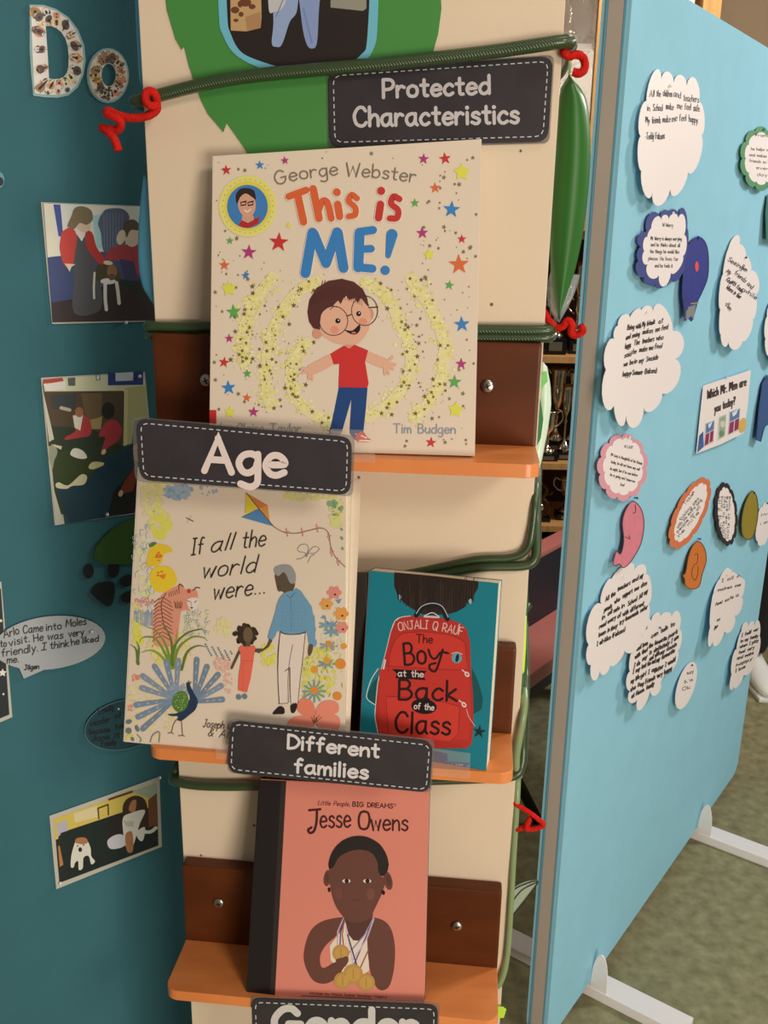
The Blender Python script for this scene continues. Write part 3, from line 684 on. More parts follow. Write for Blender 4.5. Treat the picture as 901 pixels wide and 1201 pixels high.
# ------------------------------------------------------------ books
M_PAGE = mat('book_pages', (232, 210, 176), 0.7, bump=0.4, bscale=300, stretch=(1, 1, 60))
def book(label, name, corners, offs, thick, cover, back=None, spine_col=None, spine_px=0, hard=False, group=None, backover=0.0, taper=0.0):
    """corners TL TR BR BL of the front cover in image points, offs = distance of BL, BR, TL from the stand face"""
    tl, tr, br, bl = corners
    fr = frame3(COLF, (*bl, offs[0]), (*br, offs[1]), (*tl, offs[2]))
    q = [V(fr.uv(*p)) for p in (bl, br, tr, tl)]
    root = empty(name, fr.mw(), label, 'book', group)
    def quad(nm, pts, z0, z1, m, parent=root, bev=0.0):
        bm = bmesh.new(); a = [bm.verts.new((p[0], p[1], z0)) for p in pts]; b = [bm.verts.new((p[0], p[1], z1)) for p in pts]
        bm.faces.new(list(reversed(a))); bm.faces.new(b)
        for i in range(4): bm.faces.new((a[i], a[(i + 1) % 4], b[(i + 1) % 4], b[i]))
        return from_bm(nm, bm, m, parent, False, bev)
    ct = 0.0022 if hard else 0.0007
    mc = mat('cover_%s' % name, cover, 0.4, coat=0.2); mb = mat('back_%s' % name, back or cover, 0.45)
    front = quad('front_cover', q, -ct, 0, mc, bev=0.0003)
    ins = 0.003 if hard else 0.0006
    c = sum(q, V((0, 0))) / 4
    def shrink(p, s): d = (p - c); return V((c.x + d.x - math.copysign(s, d.x), c.y + d.y - math.copysign(s, d.y)))
    pg = [shrink(p, ins) for p in q]
    bk = [p.copy() for p in q]
    if backover: bk[1].x += backover * taper; bk[2].x += backover; pg[2].x += backover * .6; pg[1].x += backover * taper * .6
    quad('page_block', pg, -thick + ct, -ct, M_PAGE)
    quad('back_cover', bk, -thick, -thick + ct, mb, bev=0.0003)
    sp = mat('spine_%s' % name, spine_col or cover, 0.45, coat=0.15)
    quad('spine', [q[0] + V((-ct * .6, 0)), q[0] + V((0.0004, 0)), q[3] + V((0.0004, 0)), q[3] + V((-ct * .6, 0))], -thick, -ct * .2, sp)
    return root, fr, front

# --- picture book on the top ledge
W1 = (222, 194, 164)
r1, f1, c1 = book('white star-covered picture book with a boy in a red T-shirt on the top ledge', 'picture_book', ((250, 183), (565, 163), (557, 535), (246, 526)), (.084, .076, .024), .008, W1, hard=False)
X1 = lambda x, y: (240 + x / 2.65, 150 + y / 2.65)
cv = Canvas(f1, 0.0003)
rd = random.Random(3)
YB = (226, 208, 96); YD = [(228, 208, 120), (232, 214, 132), (224, 198, 104), (234, 218, 146), (230, 206, 140)]
bands = [[(320, 668), (285, 700), (268, 760), (275, 820), (310, 870), (370, 905), (400, 915)],
         [(345, 478), (280, 520), (225, 600), (200, 690), (190, 780), (205, 870)],
         [(215, 465), (160, 530), (130, 600), (120, 680), (125, 730)],
         [(500, 480), (560, 520), (605, 600), (640, 690), (630, 780), (580, 850), (510, 900)],
         [(640, 470), (690, 540), (730, 620), (745, 700), (735, 780), (700, 850), (650, 900)]]
for bi, bp in enumerate(bands):
    P = catmull(bp, 10)
    cv.stroke([X1(p.x, p.y) for p in P], 13, (228, 206, 150), 0, False)
    for k in range(230):
        p = rd.choice(P); d = rd.gauss(0, 15); x, y = p.x + d + rd.uniform(-4, 4), p.y + rd.gauss(0, 12)
        a, b = X1(x, y); cv.ell(a, b, rd.uniform(1.2, 2.6), rd.uniform(1.2, 2.6), rd.choice(YD), 1 + k % 4, 0, 7)
    for k in range(75):
        p = rd.choice(P); a, b = X1(p.x + rd.gauss(0, 20), p.y + rd.gauss(0, 14))
        cv.ell(a, b, rd.uniform(.35, .75), None, (128, 108, 44), 6, 0, 6)
    for k in range(15):
        p = rd.choice(P); a, b = X1(p.x + rd.gauss(0, 22), p.y + rd.gauss(0, 10)); cv.star(a, b, rd.uniform(2.2, 3.6), (112, 92, 44), 7, rd.uniform(-20, 20))
def clearzone(x, y):
    if 210 < x < 670 and 95 < y < 470: return False
    if (x - 135) ** 2 + (y - 245) ** 2 < 95 ** 2: return False
    if 300 < x < 600 and 470 < y < 990: return False
    if 570 < x < 790 and 905 < y < 965: return False
    return 30 < x < 845 and 90 < y < 1000 and (y < 890 or x > 460)
n = 0
while n < 210:
    x, y = rd.uniform(30, 845), rd.uniform(60, 1000)
    if 330 < x < 640 and 60 < y < 95 and rd.random() < .5: pass
    elif not clearzone(x, y): continue
    a, b = X1(x, y); n += 1
    if n % 2: cv.star(a, b, rd.uniform(1.5, 3.2), (126, 108, 74), 7, rd.uniform(-20, 20))
    else: cv.ell(a, b, rd.uniform(.5, 1.1), None, (132, 112, 80), 7, 0, 6)
RED, BLU, MAG, YEL, ORA, GRN = (200, 48, 44), (54, 122, 176), (176, 52, 108), (222, 206, 72), (218, 100, 50), (92, 158, 72)
for c, x, y, r in ((RED, 68, 132, 17), (BLU, 172, 116, 15), (MAG, 250, 102, 14), (MAG, 681, 97, 18), (RED, 748, 96, 20), (YEL, 800, 138, 28), (ORA, 717, 187, 18), (GRN, 654, 234, 15), (BLU, 768, 254, 28),
                   (MAG, 677, 327, 20), (RED, 800, 346, 15), (YEL, 698, 394, 18), (ORA, 791, 425, 33), (GRN, 761, 489, 16), (BLU, 800, 611, 26), (MAG, 798, 734, 19), (GRN, 777, 790, 23), (YEL, 781, 876, 26),
                   (RED, 704, 978, 18), (RED, 231, 356, 32), (MAG, 138, 387, 25), (GRN, 79, 351, 13), (ORA, 62, 427, 18), (BLU, 128, 459, 14), (YEL, 76, 500, 25), (GRN, 91, 572, 25), (MAG, 77, 655, 15),
                   (RED, 61, 729, 18), (BLU, 75, 808, 24), (GRN, 133, 764, 15), (ORA, 132, 839, 15), (YEL, 79, 884, 19), (MAG, 153, 883, 18), (YEL, 262, 303, 10)):
    a, b = X1(x, y); cv.star(a, b, r / 2.65, c, 9, rd.uniform(-8, 8), .40 if c != YEL else .55)
cv.poly([(246, 481), (254, 481), (254, 497), (246, 496)], (196, 40, 36), 9)
# round author badge
X5 = lambda x, y: (245 + x / 5.46, 165 + y / 5.46)
a, b = X5(250, 420); cv.ell(a, b, 34, 36, (226, 208, 110), 10, 0, 30); cv.ell(a, b, 27.5, 29.5, (222, 196, 76), 11, 0, 30)
for k in range(30):
    an = 2 * math.pi * k / 30; cv.ell(a + 29.5 * math.cos(an), b + 31.5 * math.sin(an), 1.1, .6, (190, 150, 50), 12, math.degrees(an) + 90, 6)
a, b = X5(248, 423); cv.ell(a, b, 24, 25.5, (62, 118, 168), 12, 0, 28)
cv.poly([X5(*p) for p in ((190, 540), (215, 505), (250, 520), (290, 500), (330, 490), (318, 530), (260, 560), (215, 556))], (176, 40, 40), 13)
cv.poly([X5(*p) for p in ((215, 480), (285, 480), (290, 508), (252, 528), (212, 510))], (206, 150, 116), 14)
a, b = X5(245, 410); cv.ell(a, b, 10.4, 15, (214, 152, 118), 15, -6)
cv.poly([X5(*p) for p in ((178, 400), (174, 350), (200, 312), (250, 305), (292, 325), (302, 380), (285, 368), (240, 340), (205, 360), (188, 395))], (48, 30, 26), 16, True)
for ex in (222, 268): cv.stroke([X5(ex - 18, 398), X5(ex + 18, 390), X5(ex + 14, 412), X5(ex - 14, 416)], 1.3, (44, 24, 24), 17, False, closed=True)
cv.stroke([X5(228, 446), X5(248, 456), X5(270, 440)], 1.1, (240, 220, 204), 17)
cv.build('cover_illustration', c1)
# boy
cv = Canvas(f1, 0.00055)
X4 = lambda *p: [(340 + q[0] / 5.72, 310 + q[1] / 5.72) for q in p]
SK, SK2 = (226, 166, 132), (212, 142, 112)
cv.poly(X4((268, 1112), (300, 980), (330, 825), (522, 828), (510, 980), (492, 1142), (402, 1128), (415, 900), (352, 1118)), (24, 62, 112), 0)
cv.poly(X4((400, 1130), (430, 1128), (460, 1160), (440, 1180)), (60, 60, 110), 0)
cv.poly(X4((440, 1160), (470, 1125), (500, 1130), (520, 1160), (543, 1175), (535, 1190), (460, 1188)), (206, 66, 52), 1, True)
cv.stroke(X4((470, 1182), (538, 1184)), 1.6, (236, 222, 206), 2); cv.stroke(X4((480, 1150), (515, 1165)), 1.4, (240, 222, 200), 2)
cv.poly(X4((262, 1115), (352, 1120), (340, 1140), (266, 1138)), (140, 130, 150), 1)
for P in (((290, 600), (296, 668), (160, 738), (115, 735), (120, 690), (150, 665)), ((515, 585), (508, 645), (635, 698), (668, 690), (655, 640), (600, 615))): cv.poly(X4(*P), SK, 1, True)
for a, b in (((125, 705), (82, 698)), ((125, 710), (86, 728)), ((135, 715), (128, 768)), ((140, 718), (152, 772)), ((645, 665), (690, 622)), ((655, 668), (708, 674)), ((655, 675), (692, 702)), ((645, 685), (664, 732)), ((638, 690), (640, 736))):
    cv.stroke(X4(a, b), 3.4, SK, 2)
cv.poly(X4((372, 515), (436, 515), (432, 560), (402, 574), (376, 560)), SK2, 2)
cv.poly(X4((272, 602), (365, 546), (400, 566), (434, 540), (526, 578), (506, 655), (530, 800), (520, 828), (328, 825), (334, 668), (294, 672)), (204, 44, 40), 3)
cv.ell(*X4((185, 465))[0], 5.8, 6, SK2, 2); cv.ell(*X4((545, 335))[0], 3.4, 6.5, SK2, 2)
cv.poly(X4((205, 330), (192, 400), (215, 468), (290, 520), (380, 540), (460, 528), (520, 460), (545, 380), (530, 290), (480, 210), (330, 220)), SK, 4, True)
cv.poly(X4((205, 440), (160, 430), (130, 385), (120, 320), (132, 240), (180, 160), (260, 112), (350, 98), (430, 118), (490, 165), (520, 225), (532, 292), (505, 262), (478, 226), (455, 262), (436, 225), (398, 242), (380, 212), (362, 228), (342, 268), (324, 244), (286, 284), (250, 290), (212, 330), (204, 390)), (84, 40, 34), 5)
for k in range(26):
    x = 150 + k * 13; cv.stroke(X4((x, 210 - 60 * math.sin(k / 26 * 3.1)), (x - 16 + k, 285 - 50 * math.sin(k / 26 * 3.14))), .5, (66, 30, 28), 6, False, cap=False)
cv.stroke(X4((215, 145), (222, 112)), .7, (84, 40, 34), 6); cv.stroke(X4((232, 140), (240, 108)), .7, (84, 40, 34), 6)
for (x, y) in ((300, 440), (492, 385)): cv.ell(*X4((x, y))[0], 5, 4.6, (226, 140, 112), 6)
for (x, y) in ((323, 380), (463, 332)): cv.ell(*X4((x, y))[0], 3.0, None, (22, 16, 16), 7); cv.ell(*X4((x + 4, y - 4))[0], .8, None, (240, 230, 220), 8)
cv.poly(X4((368, 440), (420, 446), (468, 405), (472, 440), (452, 466), (430, 472), (400, 464)), (32, 18, 20), 7, True, 3); cv.ell(*X4((430, 460))[0], 2.8, 1.2, (214, 100, 84), 8)
for (x, y, rx, ry) in ((295, 380, 95, 98), (503, 312, 88, 100)):
    cv.stroke(X4(*[(x + rx * math.cos(2 * math.pi * k / 24), y + ry * math.sin(2 * math.pi * k / 24)) for k in range(24)]), .9, (56, 40, 38), 9, False, closed=True)
cv.stroke(X4((384, 348), (412, 338)), 1.3, (44, 30, 30), 9); cv.stroke(X4((530, 292), (590, 288)), 1.2, (44, 30, 30), 9)
cv.stroke(X4((270, 305), (300, 285), (322, 290)), .8, (90, 50, 40), 9); cv.stroke(X4((425, 235), (450, 225), (470, 240)), .8, (90, 50, 40), 9)
cv.build('boy_illustration', c1)
cv = Canvas(f1, 0.0006)
def XS(*p): return [X1(*q) for q in p]
cv.text('George', [X1(224, 178), X1(300, 160), X1(415, 146)], 15.5, 1.6, (126, 108, 84), 1, n=4)
cv.text('Webster', [X1(440, 150), X1(540, 156), X1(655, 170)], 15.5, 1.6, (126, 108, 84), 1, n=4)
cv.text('Tim Budgen', [X1(588, 948), X1(780, 950)], 10.5, 1.35, (146, 148, 152), 1)
cv.text('by Claire Taylor', [X1(52, 945), X1(300, 947)], 10.5, 1.35, (160, 150, 140), 1)
cv.build('author_lettering', c1); cv = Canvas(f1, 0.0006)
OR, RE, MB = (216, 92, 46), (196, 50, 42), (56, 120, 172)
HALO = (232, 206, 184)
def fat(pts, wd, c, L=3, smooth=False):
    cv.stroke(XS(*pts), wd / 2.65 + 1.6, HALO, L - 1, smooth); cv.stroke(XS(*pts), wd / 2.65, c, L, smooth)
fat([(262, 214), (316, 194)], 22, OR); fat([(290, 210), (308, 293)], 24, OR)
fat([(338, 190), (356, 282)], 24, OR); fat([(352, 262), (366, 230), (382, 234), (394, 282)], 22, OR, 3, True)
fat([(414, 238), (420, 276)], 24, OR); fat([(411, 200), (412, 201)], 25, OR)
fat([(474, 220), (458, 209), (448, 228), (468, 248), (468, 270), (448, 276)], 19, OR, 3, True)
fat([(547, 238), (541, 280)], 24, RE); fat([(549, 196), (549, 197)], 26, RE)
fat([(606, 222), (588, 214), (580, 236), (601, 256), (598, 280), (576, 282)], 20, RE, 3, True)
fat([(314, 452), (336, 326)], 32, MB); fat([(340, 330), (378, 422)], 30, MB); fat([(378, 422), (412, 324)], 30, MB); fat([(414, 326), (432, 436)], 32, MB)
fat([(482, 326), (478, 434)], 32, MB); fat([(482, 324), (524, 318)], 26, MB); fat([(482, 378), (518, 376)], 24, MB); fat([(480, 434), (522, 438)], 26, MB)
cv.stroke(XS((583, 332), (571, 398)), 35 / 2.65 , MB, 3, False, taper=lambda t: 1 - .55 * t); cv.ell(*X1(562, 443), 5.4, None, MB, 3)
cv.build('title_lettering', c1)

# --- large white picture book on the middle ledge
r2, f2, c2 = book('white flowery picture book with a grandfather and a girl hand in hand, middle ledge', 'picture_book',
                  ((163, 548), (406, 563), (405, 895), (146, 870)), (.086, .091, .040), .012, (216, 188, 164), back=(206, 190, 182), hard=True, backover=0.013, taper=0.15)
cv = Canvas(f2, 0.0003)
rd = random.Random(11)
A_ = lambda *p: [(140 + q[0] / 6.007, 560 + q[1] / 6.007) for q in p]
Bq = lambda *p: [(270 + q[0] / 5.63, 560 + q[1] / 5.63) for q in p]
Cq = lambda *p: [(135 + q[0] / 6.007, 720 + q[1] / 6.007) for q in p]
Dq = lambda *p: [(260 + q[0] / 5.3, 720 + q[1] / 5.3) for q in p]
def inside2(x, y): return 162 + (y - 560) * -.047 < x < 404 and 556 < y < 868 + (x - 147) * .1
def wash(cx, cy, rx, ry, cols, n, r0=1.5, r1=4.0, L=1):
    for k in range(n):
        a = rd.uniform(0, 6.28); q = math.sqrt(rd.random()); x, y = cx + rx * q * math.cos(a), cy + ry * q * math.sin(a); r = rd.uniform(r0, r1)
        if inside2(x - r, y) and inside2(x + r, y + r): cv.ell(x, y, r, r * rd.uniform(.6, 1), rd.choice(cols), L + k % 4, rd.uniform(0, 90), 8)
PY = [(220, 200, 110), (216, 196, 124), (224, 206, 140), (218, 194, 150)]
wash(180, 585, 14, 28, PY, 130); wash(188, 612, 12, 18, [(222, 206, 70), (220, 204, 100)], 60)
wash(210, 577, 18, 9, [(150, 168, 178), (134, 154, 168), (160, 170, 176)], 80, 1.5, 3.6); wash(244, 576, 12, 6, [(158, 166, 172)], 12, 1, 2)
wash(362, 582, 30, 5, [(212, 200, 110), (208, 192, 120)], 50, 1.5, 3); wash(396, 600, 9, 20, [(214, 206, 120), (216, 196, 140)], 60, 1.5, 4); wash(395, 595, 9, 12, [(116, 148, 100), (132, 160, 116)], 12, 2, 4.2, 6); wash(402, 630, 2, 14, [(120, 150, 110)], 8, 1.5, 2.4, 6)
wash(172, 664, 12, 40, [(224, 206, 170), (222, 208, 140)], 60); wash(160, 730, 10, 22, [(224, 204, 90), (220, 198, 130)], 40, 1.5, 4)
for k in range(46):   # grey-blue twigs
    x, y = rd.uniform(156, 182), rd.uniform(620, 716); cv.stroke([(x, y), (x + rd.uniform(-3, 1), y - rd.uniform(3, 8)), (x + rd.uniform(0, 4), y - rd.uniform(6, 10))], .6, rd.choice([(140, 158, 160), (150, 160, 150), (130, 150, 170)]), 7, cap=False)
for (pts, c) in ((((200, 560), (195, 600), (210, 625), (290, 610), (320, 540), (375, 520), (360, 490), (300, 470), (230, 475)), (232, 186, 40)),
                 (((215, 700), (225, 760), (260, 800), (330, 805), (400, 750), (405, 700), (370, 640), (300, 622), (240, 640)), (234, 192, 44))):
    cv.poly(A_(*pts), c, 8, True)
for (x, y) in ((275, 555), (298, 685)):
    for k in range(10): cv.ell(*A_((x + rd.gauss(0, 14), y + rd.gauss(0, 14)))[0], 1.8, 1.2, rd.choice([(226, 130, 32), (224, 108, 30)]), 9 + k % 3, 0, 8)
cv.poly(A_((212, 470), (240, 455), (265, 460), (240, 485), (215, 490)), (84, 118, 74), 9, True)
# tiger
TG = (222, 142, 110)
cv.poly(A_((240, 1060), (236, 990), (270, 880), (320, 810), (400, 770), (440, 750), (470, 790), (540, 790), (556, 850), (540, 930), (480, 935), (440, 940), (428, 1000), (420, 1070), (400, 1180), (250, 1180)), TG, 10, True)
cv.poly(A_((480, 860), (555, 850), (545, 925), (500, 930)), (232, 206, 184), 11, True)
TS = (112, 56, 42)
for k in range(11):
    y = 850 + k * 27; cv.stroke(A_((300, y), (275 - k * 1.5, y + 8), (248 - k, y + 32)), .9, TS, 12); cv.stroke(A_((304, y - 8), (335, y + 10), (368 + (k % 3) * 6, y + 34)), .9, TS, 12)
for k in range(6): cv.stroke(A_((350 + k * 14, 812 - k * 6), (355 + k * 14, 840 - k * 5)), .8, TS, 12); cv.stroke(A_((390 + k * 11, 870 + (k % 2) * 12), (398 + k * 8, 920)), .9, TS, 12)
cv.stroke(A_((330, 815), (298, 880), (302, 960), (320, 1060)), 1.0, TS, 12); cv.stroke(A_((420, 790), (425, 752), (452, 768)), 1.2, TS, 12); cv.stroke(A_((520, 795), (545, 775), (568, 778)), 1.2, TS, 12)
cv.ell(*A_((492, 800))[0], 2.4, 2.6, (190, 70, 40), 12); cv.stroke(A_((480, 868), (496, 872)), .8, (50, 30, 30), 13); cv.stroke(A_((530, 880), (546, 868)), .8, (50, 30, 30), 13); cv.poly(A_((500, 912), (522, 912), (512, 928)), (60, 34, 34), 13)
cv.stroke(A_((505, 870), (508, 905)), .6, (140, 80, 60), 13)
wash(169, 706, 13, 5, [(222, 130, 116), (220, 140, 130)], 40, .8, 1.4, 8)
for k in range(26): x = 158 + k; cv.stroke([(x, 716 + rd.uniform(-3, 3)), (x + rd.uniform(-1, 2), 734)], .7, rd.choice([(132, 146, 160), (150, 160, 170)]), 7, cap=False)
for k in range(60):
    x, y = rd.uniform(216, 245), rd.uniform(716, 748); cv.stroke([(x, y), (x + rd.uniform(-2, 2), y - 3), (x + rd.uniform(0, 3), y - 4)], .6, rd.choice([(140, 158, 150), (150, 164, 170), (170, 180, 120)]), 8, cap=False)
# plants
wash(200, 760, 26, 24, [(226, 206, 120), (224, 200, 100), (222, 196, 140)], 90, 1.5, 4, 6); wash(160, 745, 8, 16, [(222, 204, 80)], 25, 1.5, 3.5, 6)
G1, G2 = (122, 140, 48), (96, 116, 44)
for P in (((400, 380), (420, 230), (500, 140), (600, 108), (630, 118)), ((410, 380), (450, 240), (540, 165), (620, 165), (655, 190)), ((470, 390), (510, 270), (580, 225), (640, 230)), ((400, 370), (360, 220), (290, 120), (210, 85)),
          ((390, 360), (340, 250), (280, 170), (200, 165), (170, 200)), ((395, 380), (320, 290), (250, 255), (190, 272)), ((405, 360), (400, 200), (360, 100), (330, 60)), ((415, 360), (430, 200), (440, 100)), ((165, 350), (150, 250), (110, 215)), ((160, 340), (170, 240), (150, 190))):
    cv.stroke(Cq(*P), 3.4, rd.choice([G1, G2, (138, 150, 60)]), 13 + rd.randint(0, 2), taper=lambda t: 1.1 - .95 * t)
for k in range(24): x = 640 + k * 8; cv.star(*Cq((x, 215 + (k * 13) % 70 + k * 2))[0], 1.6, rd.choice([(84, 118, 132), (104, 134, 144)]), 14, k * 20)
wash(262, 736, 10, 12, [(226, 204, 140)], 40, 1.5, 3, 5); wash(262, 778, 10, 9, [(226, 160, 134), (228, 176, 150)], 50, 1, 2.4, 6); wash(268, 800, 5, 14, [(228, 170, 146)], 30, 1, 2, 6)
wash(182, 828, 40, 30, [(226, 204, 150), (226, 198, 140)], 120, 1.5, 4, 2); wash(159, 794, 4, 5, [(224, 130, 100)], 12, 1, 2, 7); wash(152, 830, 4, 8, [(224, 140, 110)], 14, 1, 2, 7)
# peacock
FB_, FL, FS = (118, 130, 142), (150, 158, 168), (196, 180, 160)
for (x, y) in ((150, 640), (165, 725), (198, 808), (190, 520), (198, 438), (282, 370), (362, 335), (448, 330), (578, 322), (650, 372), (728, 428), (750, 506), (758, 602)):
    base = (430, 600) if x < 500 else (560, 620); a = Cq((x, y))[0]; b = Cq(base)[0]
    cv.stroke([a, b], 7.6, rd.choice([FB_, (122, 136, 152), (134, 142, 152)]), 16 + rd.randint(0, 2), False, taper=lambda t: 1 - .55 * t if t > 0 else .9)
    for t in (.08, .3, .52): X, Y = a[0] + (b[0] - a[0]) * t, a[1] + (b[1] - a[1]) * t; cv.ell(X, Y, 1.5, 1.0, FS, 20, math.degrees(math.atan2(b[1] - a[1], b[0] - a[0])), 8); cv.ell(X + .5, Y, .6, .5, (84, 92, 110), 21, 0, 6)
wash(210, 812, 14, 12, [(150, 156, 160), (138, 148, 158)], 40, 1.2, 3, 19)
PK = (34, 52, 74)
cv.poly(Cq((372, 705), (430, 700), (480, 670), (530, 600), (512, 540), (505, 500), (518, 485), (530, 500), (560, 560), (585, 610), (570, 670), (520, 715), (470, 752), (440, 745), (445, 720), (400, 718)), PK, 23, True, 3)
cv.ell(*Cq((518, 492))[0], 2.4, 2, PK, 23); cv.stroke(Cq((520, 488), (524, 470)), .8, PK, 24); cv.stroke(Cq((528, 488), (540, 478)), .8, PK, 24)
cv.ell(*Cq((462, 615))[0], 9.6, 12.6, (86, 118, 50), 24, 12)
for k in range(40): a = rd.uniform(0, 6.28); q = math.sqrt(rd.random()); cv.ell(*Cq((462 + 50 * q * math.cos(a), 615 + 66 * q * math.sin(a)))[0], .5, None, (180, 196, 110), 25, 0, 6)
for P in (((440, 740), (415, 775), (400, 835)), ((400, 835), (375, 838)), ((400, 835), (415, 845)), ((470, 750), (474, 800), (478, 855)), ((478, 855), (450, 858)), ((478, 855), (492, 860))): cv.stroke(Cq(*P), .9, (120, 84, 70), 23)
for (x, y, rx, ry) in ((100, 758, 3.8, 2.6), (98, 822, 3.6, 3.6), (158, 806, 2.4, 4), (125, 880, 2, 2.6)): cv.ell(*Cq((x, y))[0], rx, ry, (110, 118, 110), 20, -20)
wash(152, 864, 4, 6, [(222, 200, 80)], 18, 1, 2.4, 8)
for P in (((250, 900), (270, 850), (315, 832), (312, 900)), ((160, 850), (185, 880), (180, 900))): cv.stroke(Cq(*P), 1.4, (130, 140, 90), 20)
# kite
cv.poly(Bq((105, 100), (100, 240), (190, 205)), (214, 186, 50), 12); cv.poly(Bq((105, 100), (250, 185), (190, 205)), (206, 116, 60), 12); cv.poly(Bq((190, 205), (250, 185), (262, 290)), (216, 140, 60), 12)
cv.poly(Bq((190, 205), (262, 290), (280, 320), (75, 262)), (80, 124, 160), 12); cv.poly(Bq((75, 264), (150, 225), (120, 248)), (90, 110, 50), 13); cv.stroke(Bq((108, 102), (190, 205), (290, 325)), .9, (80, 56, 50), 14, False)
cv.stroke(Bq((290, 325), (350, 358), (440, 368), (540, 345), (610, 335), (652, 370), (665, 450), (700, 530), (762, 590)), .9, (140, 96, 76), 14)
for (x, y) in ((378, 362), (480, 360), (578, 335), (655, 390), (672, 494), (716, 556)): cv.stroke(Bq((x - 6, y - 25), (x + 2, y + 25)), 1.6, (206, 140, 124), 13, False); cv.stroke(Bq((x - 12, y + 4), (x + 14, y - 6)), 1.2, (206, 150, 134), 13, False)
for P in (((440, 540), (480, 530), (500, 500), (450, 485), (460, 450), (500, 440), (520, 470), (500, 522)), ((505, 525), (530, 480), (560, 455), (590, 470), (560, 500), (520, 500)), ((515, 560), (535, 520), (560, 510))): cv.stroke(Bq(*P), .6, (132, 124, 118), 13)
cv.stroke(A_((475, 285), (522, 308)), 1.0, (70, 56, 40), 13, False); cv.stroke(A_((480, 320), (510, 270)), .6, (190, 180, 130), 12, False)
# grandfather
SKN = (92, 72, 52)
cv.poly(Bq((298, 640), (305, 700), (318, 748), (345, 752), (375, 770), (415, 745), (430, 690), (400, 620), (340, 620)), SKN, 15, True)
cv.poly(Bq((292, 625), (300, 590), (350, 575), (400, 582), (432, 630), (434, 680), (420, 700), (395, 692), (370, 640), (350, 625), (320, 650)), (150, 142, 134), 16, True)
cv.stroke(Bq((318, 720), (340, 716)), .7, (60, 44, 34), 17)
SH = (110, 148, 166)
cv.poly([(333, 696), (345, 693), (358, 702), (366, 720), (369, 745), (372, 752), (370, 758), (363, 756), (361, 744), (359, 742), (344, 744), (330, 741), (328, 734), (322, 748), (316, 750), (315, 744), (322, 722), (326, 706)], SH, 17, True, 4)
cv.poly(Bq((330, 790), (400, 760), (440, 730), (470, 750), (540, 850), (570, 1014), (500, 1014), (330, 1014), (270, 1014), (300, 900)), SH, 17)
cv.stroke(Bq((375, 775), (395, 795), (430, 760)), 1.0, (66, 110, 136), 18, False); cv.stroke(Bq((400, 800), (408, 900), (404, 1010)), .7, (80, 124, 150), 18, False)
for k in range(7): cv.stroke(Bq((350 + k * 24, 800 + (k % 2) * 10), (345 + k * 26, 1012)), .35, (92, 138, 162), 18, False, cap=False)
for k in range(9): cv.stroke(Bq((335, 815 + k * 24), (520, 812 + k * 24)), .3, (92, 138, 162), 18, False, cap=False)
cv.poly(Dq((365, 0), (520, 0), (525, 110), (480, 125), (400, 125), (365, 108)), SH, 17); cv.poly(Dq((330, 0), (368, 0), (350, 90), (320, 160), (295, 150), (305, 90)), SH, 17); cv.poly(Dq((525, 0), (580, 10), (584, 130), (578, 192), (545, 186), (530, 100)), SH, 17)
cv.poly(Dq((365, 120), (520, 122), (518, 200), (495, 380), (478, 552), (430, 550), (428, 330), (415, 340), (412, 552), (357, 556), (352, 380), (356, 250)), (228, 200, 178), 18)
BRN = (66, 36, 30)
cv.stroke(Dq((366, 110), (352, 250), (352, 400), (360, 558)), .8, BRN, 19); cv.stroke(Dq((522, 112), (505, 280), (488, 420), (476, 552)), .8, BRN, 19); cv.stroke(Dq((443, 190), (424, 290), (414, 400), (416, 550)), .7, BRN, 19); cv.stroke(Dq((425, 330), (426, 450), (432, 552)), .6, BRN, 19); cv.stroke(Dq((395, 355), (420, 335)), .9, BRN, 19); cv.stroke(Dq((357, 556), (412, 554)), .7, BRN, 19)
cv.stroke(Dq((366, 108), (400, 124), (480, 124), (522, 110)), 1.4, (66, 70, 76), 19)
cv.poly(Dq((318, 620), (340, 590), (365, 572), (390, 585), (390, 618), (350, 622)), (40, 24, 24), 19, True); cv.poly(Dq((432, 565), (470, 556), (462, 600), (445, 616), (432, 605)), (40, 24, 24), 19, True)
cv.poly(Dq((545, 190), (568, 192), (564, 235), (545, 262), (538, 235)), SKN, 18, True)
cv.poly(Dq((300, 150), (318, 165), (295, 205), (250, 235), (205, 238), (205, 215), (260, 215), (285, 190)), SKN, 18)
# girl
for k in range(60): a = rd.uniform(0, 6.28); cv.ell(*Dq((150 + rd.uniform(30, 72) * math.cos(a), 130 + rd.uniform(30, 62) * math.sin(a)))[0], 2.6, None, rd.choice([(52, 36, 26), (64, 44, 30)]), 18 + k % 3, 0, 8)
cv.ell(*Dq((150, 125))[0], 9.5, 9.5, (56, 38, 28), 18); cv.ell(*Dq((165, 130))[0], 5.6, 9.2, (110, 84, 54), 21); cv.poly(Dq((150, 170), (180, 170), (180, 200), (152, 200)), (96, 72, 46), 21)
CO = (232, 100, 74)
cv.poly(Dq((105, 215), (125, 195), (155, 205), (205, 196), (215, 210), (208, 228), (198, 300), (182, 400), (160, 486), (140, 484), (130, 480), (104, 474), (108, 380), (122, 290), (118, 240)), CO, 22)
cv.stroke(Dq((122, 290), (196, 290)), .8, (206, 80, 60), 23); cv.stroke(Dq((135, 300), (132, 480)), .6, (214, 84, 64), 23)
cv.stroke(Dq((112, 232), (85, 290), (64, 335)), 3.0, (92, 70, 48), 21); cv.stroke(Dq((205, 222), (235, 236)), 2.8, (92, 70, 48), 21)
for (x, y) in ((108, 515), (145, 512)): cv.ell(*Dq((x, y))[0], 3.2, 3.2, (110, 120, 130), 23)
wash(315, 768, 9, 14, [(222, 202, 60), (224, 206, 90)], 60, 1, 2.4, 4)
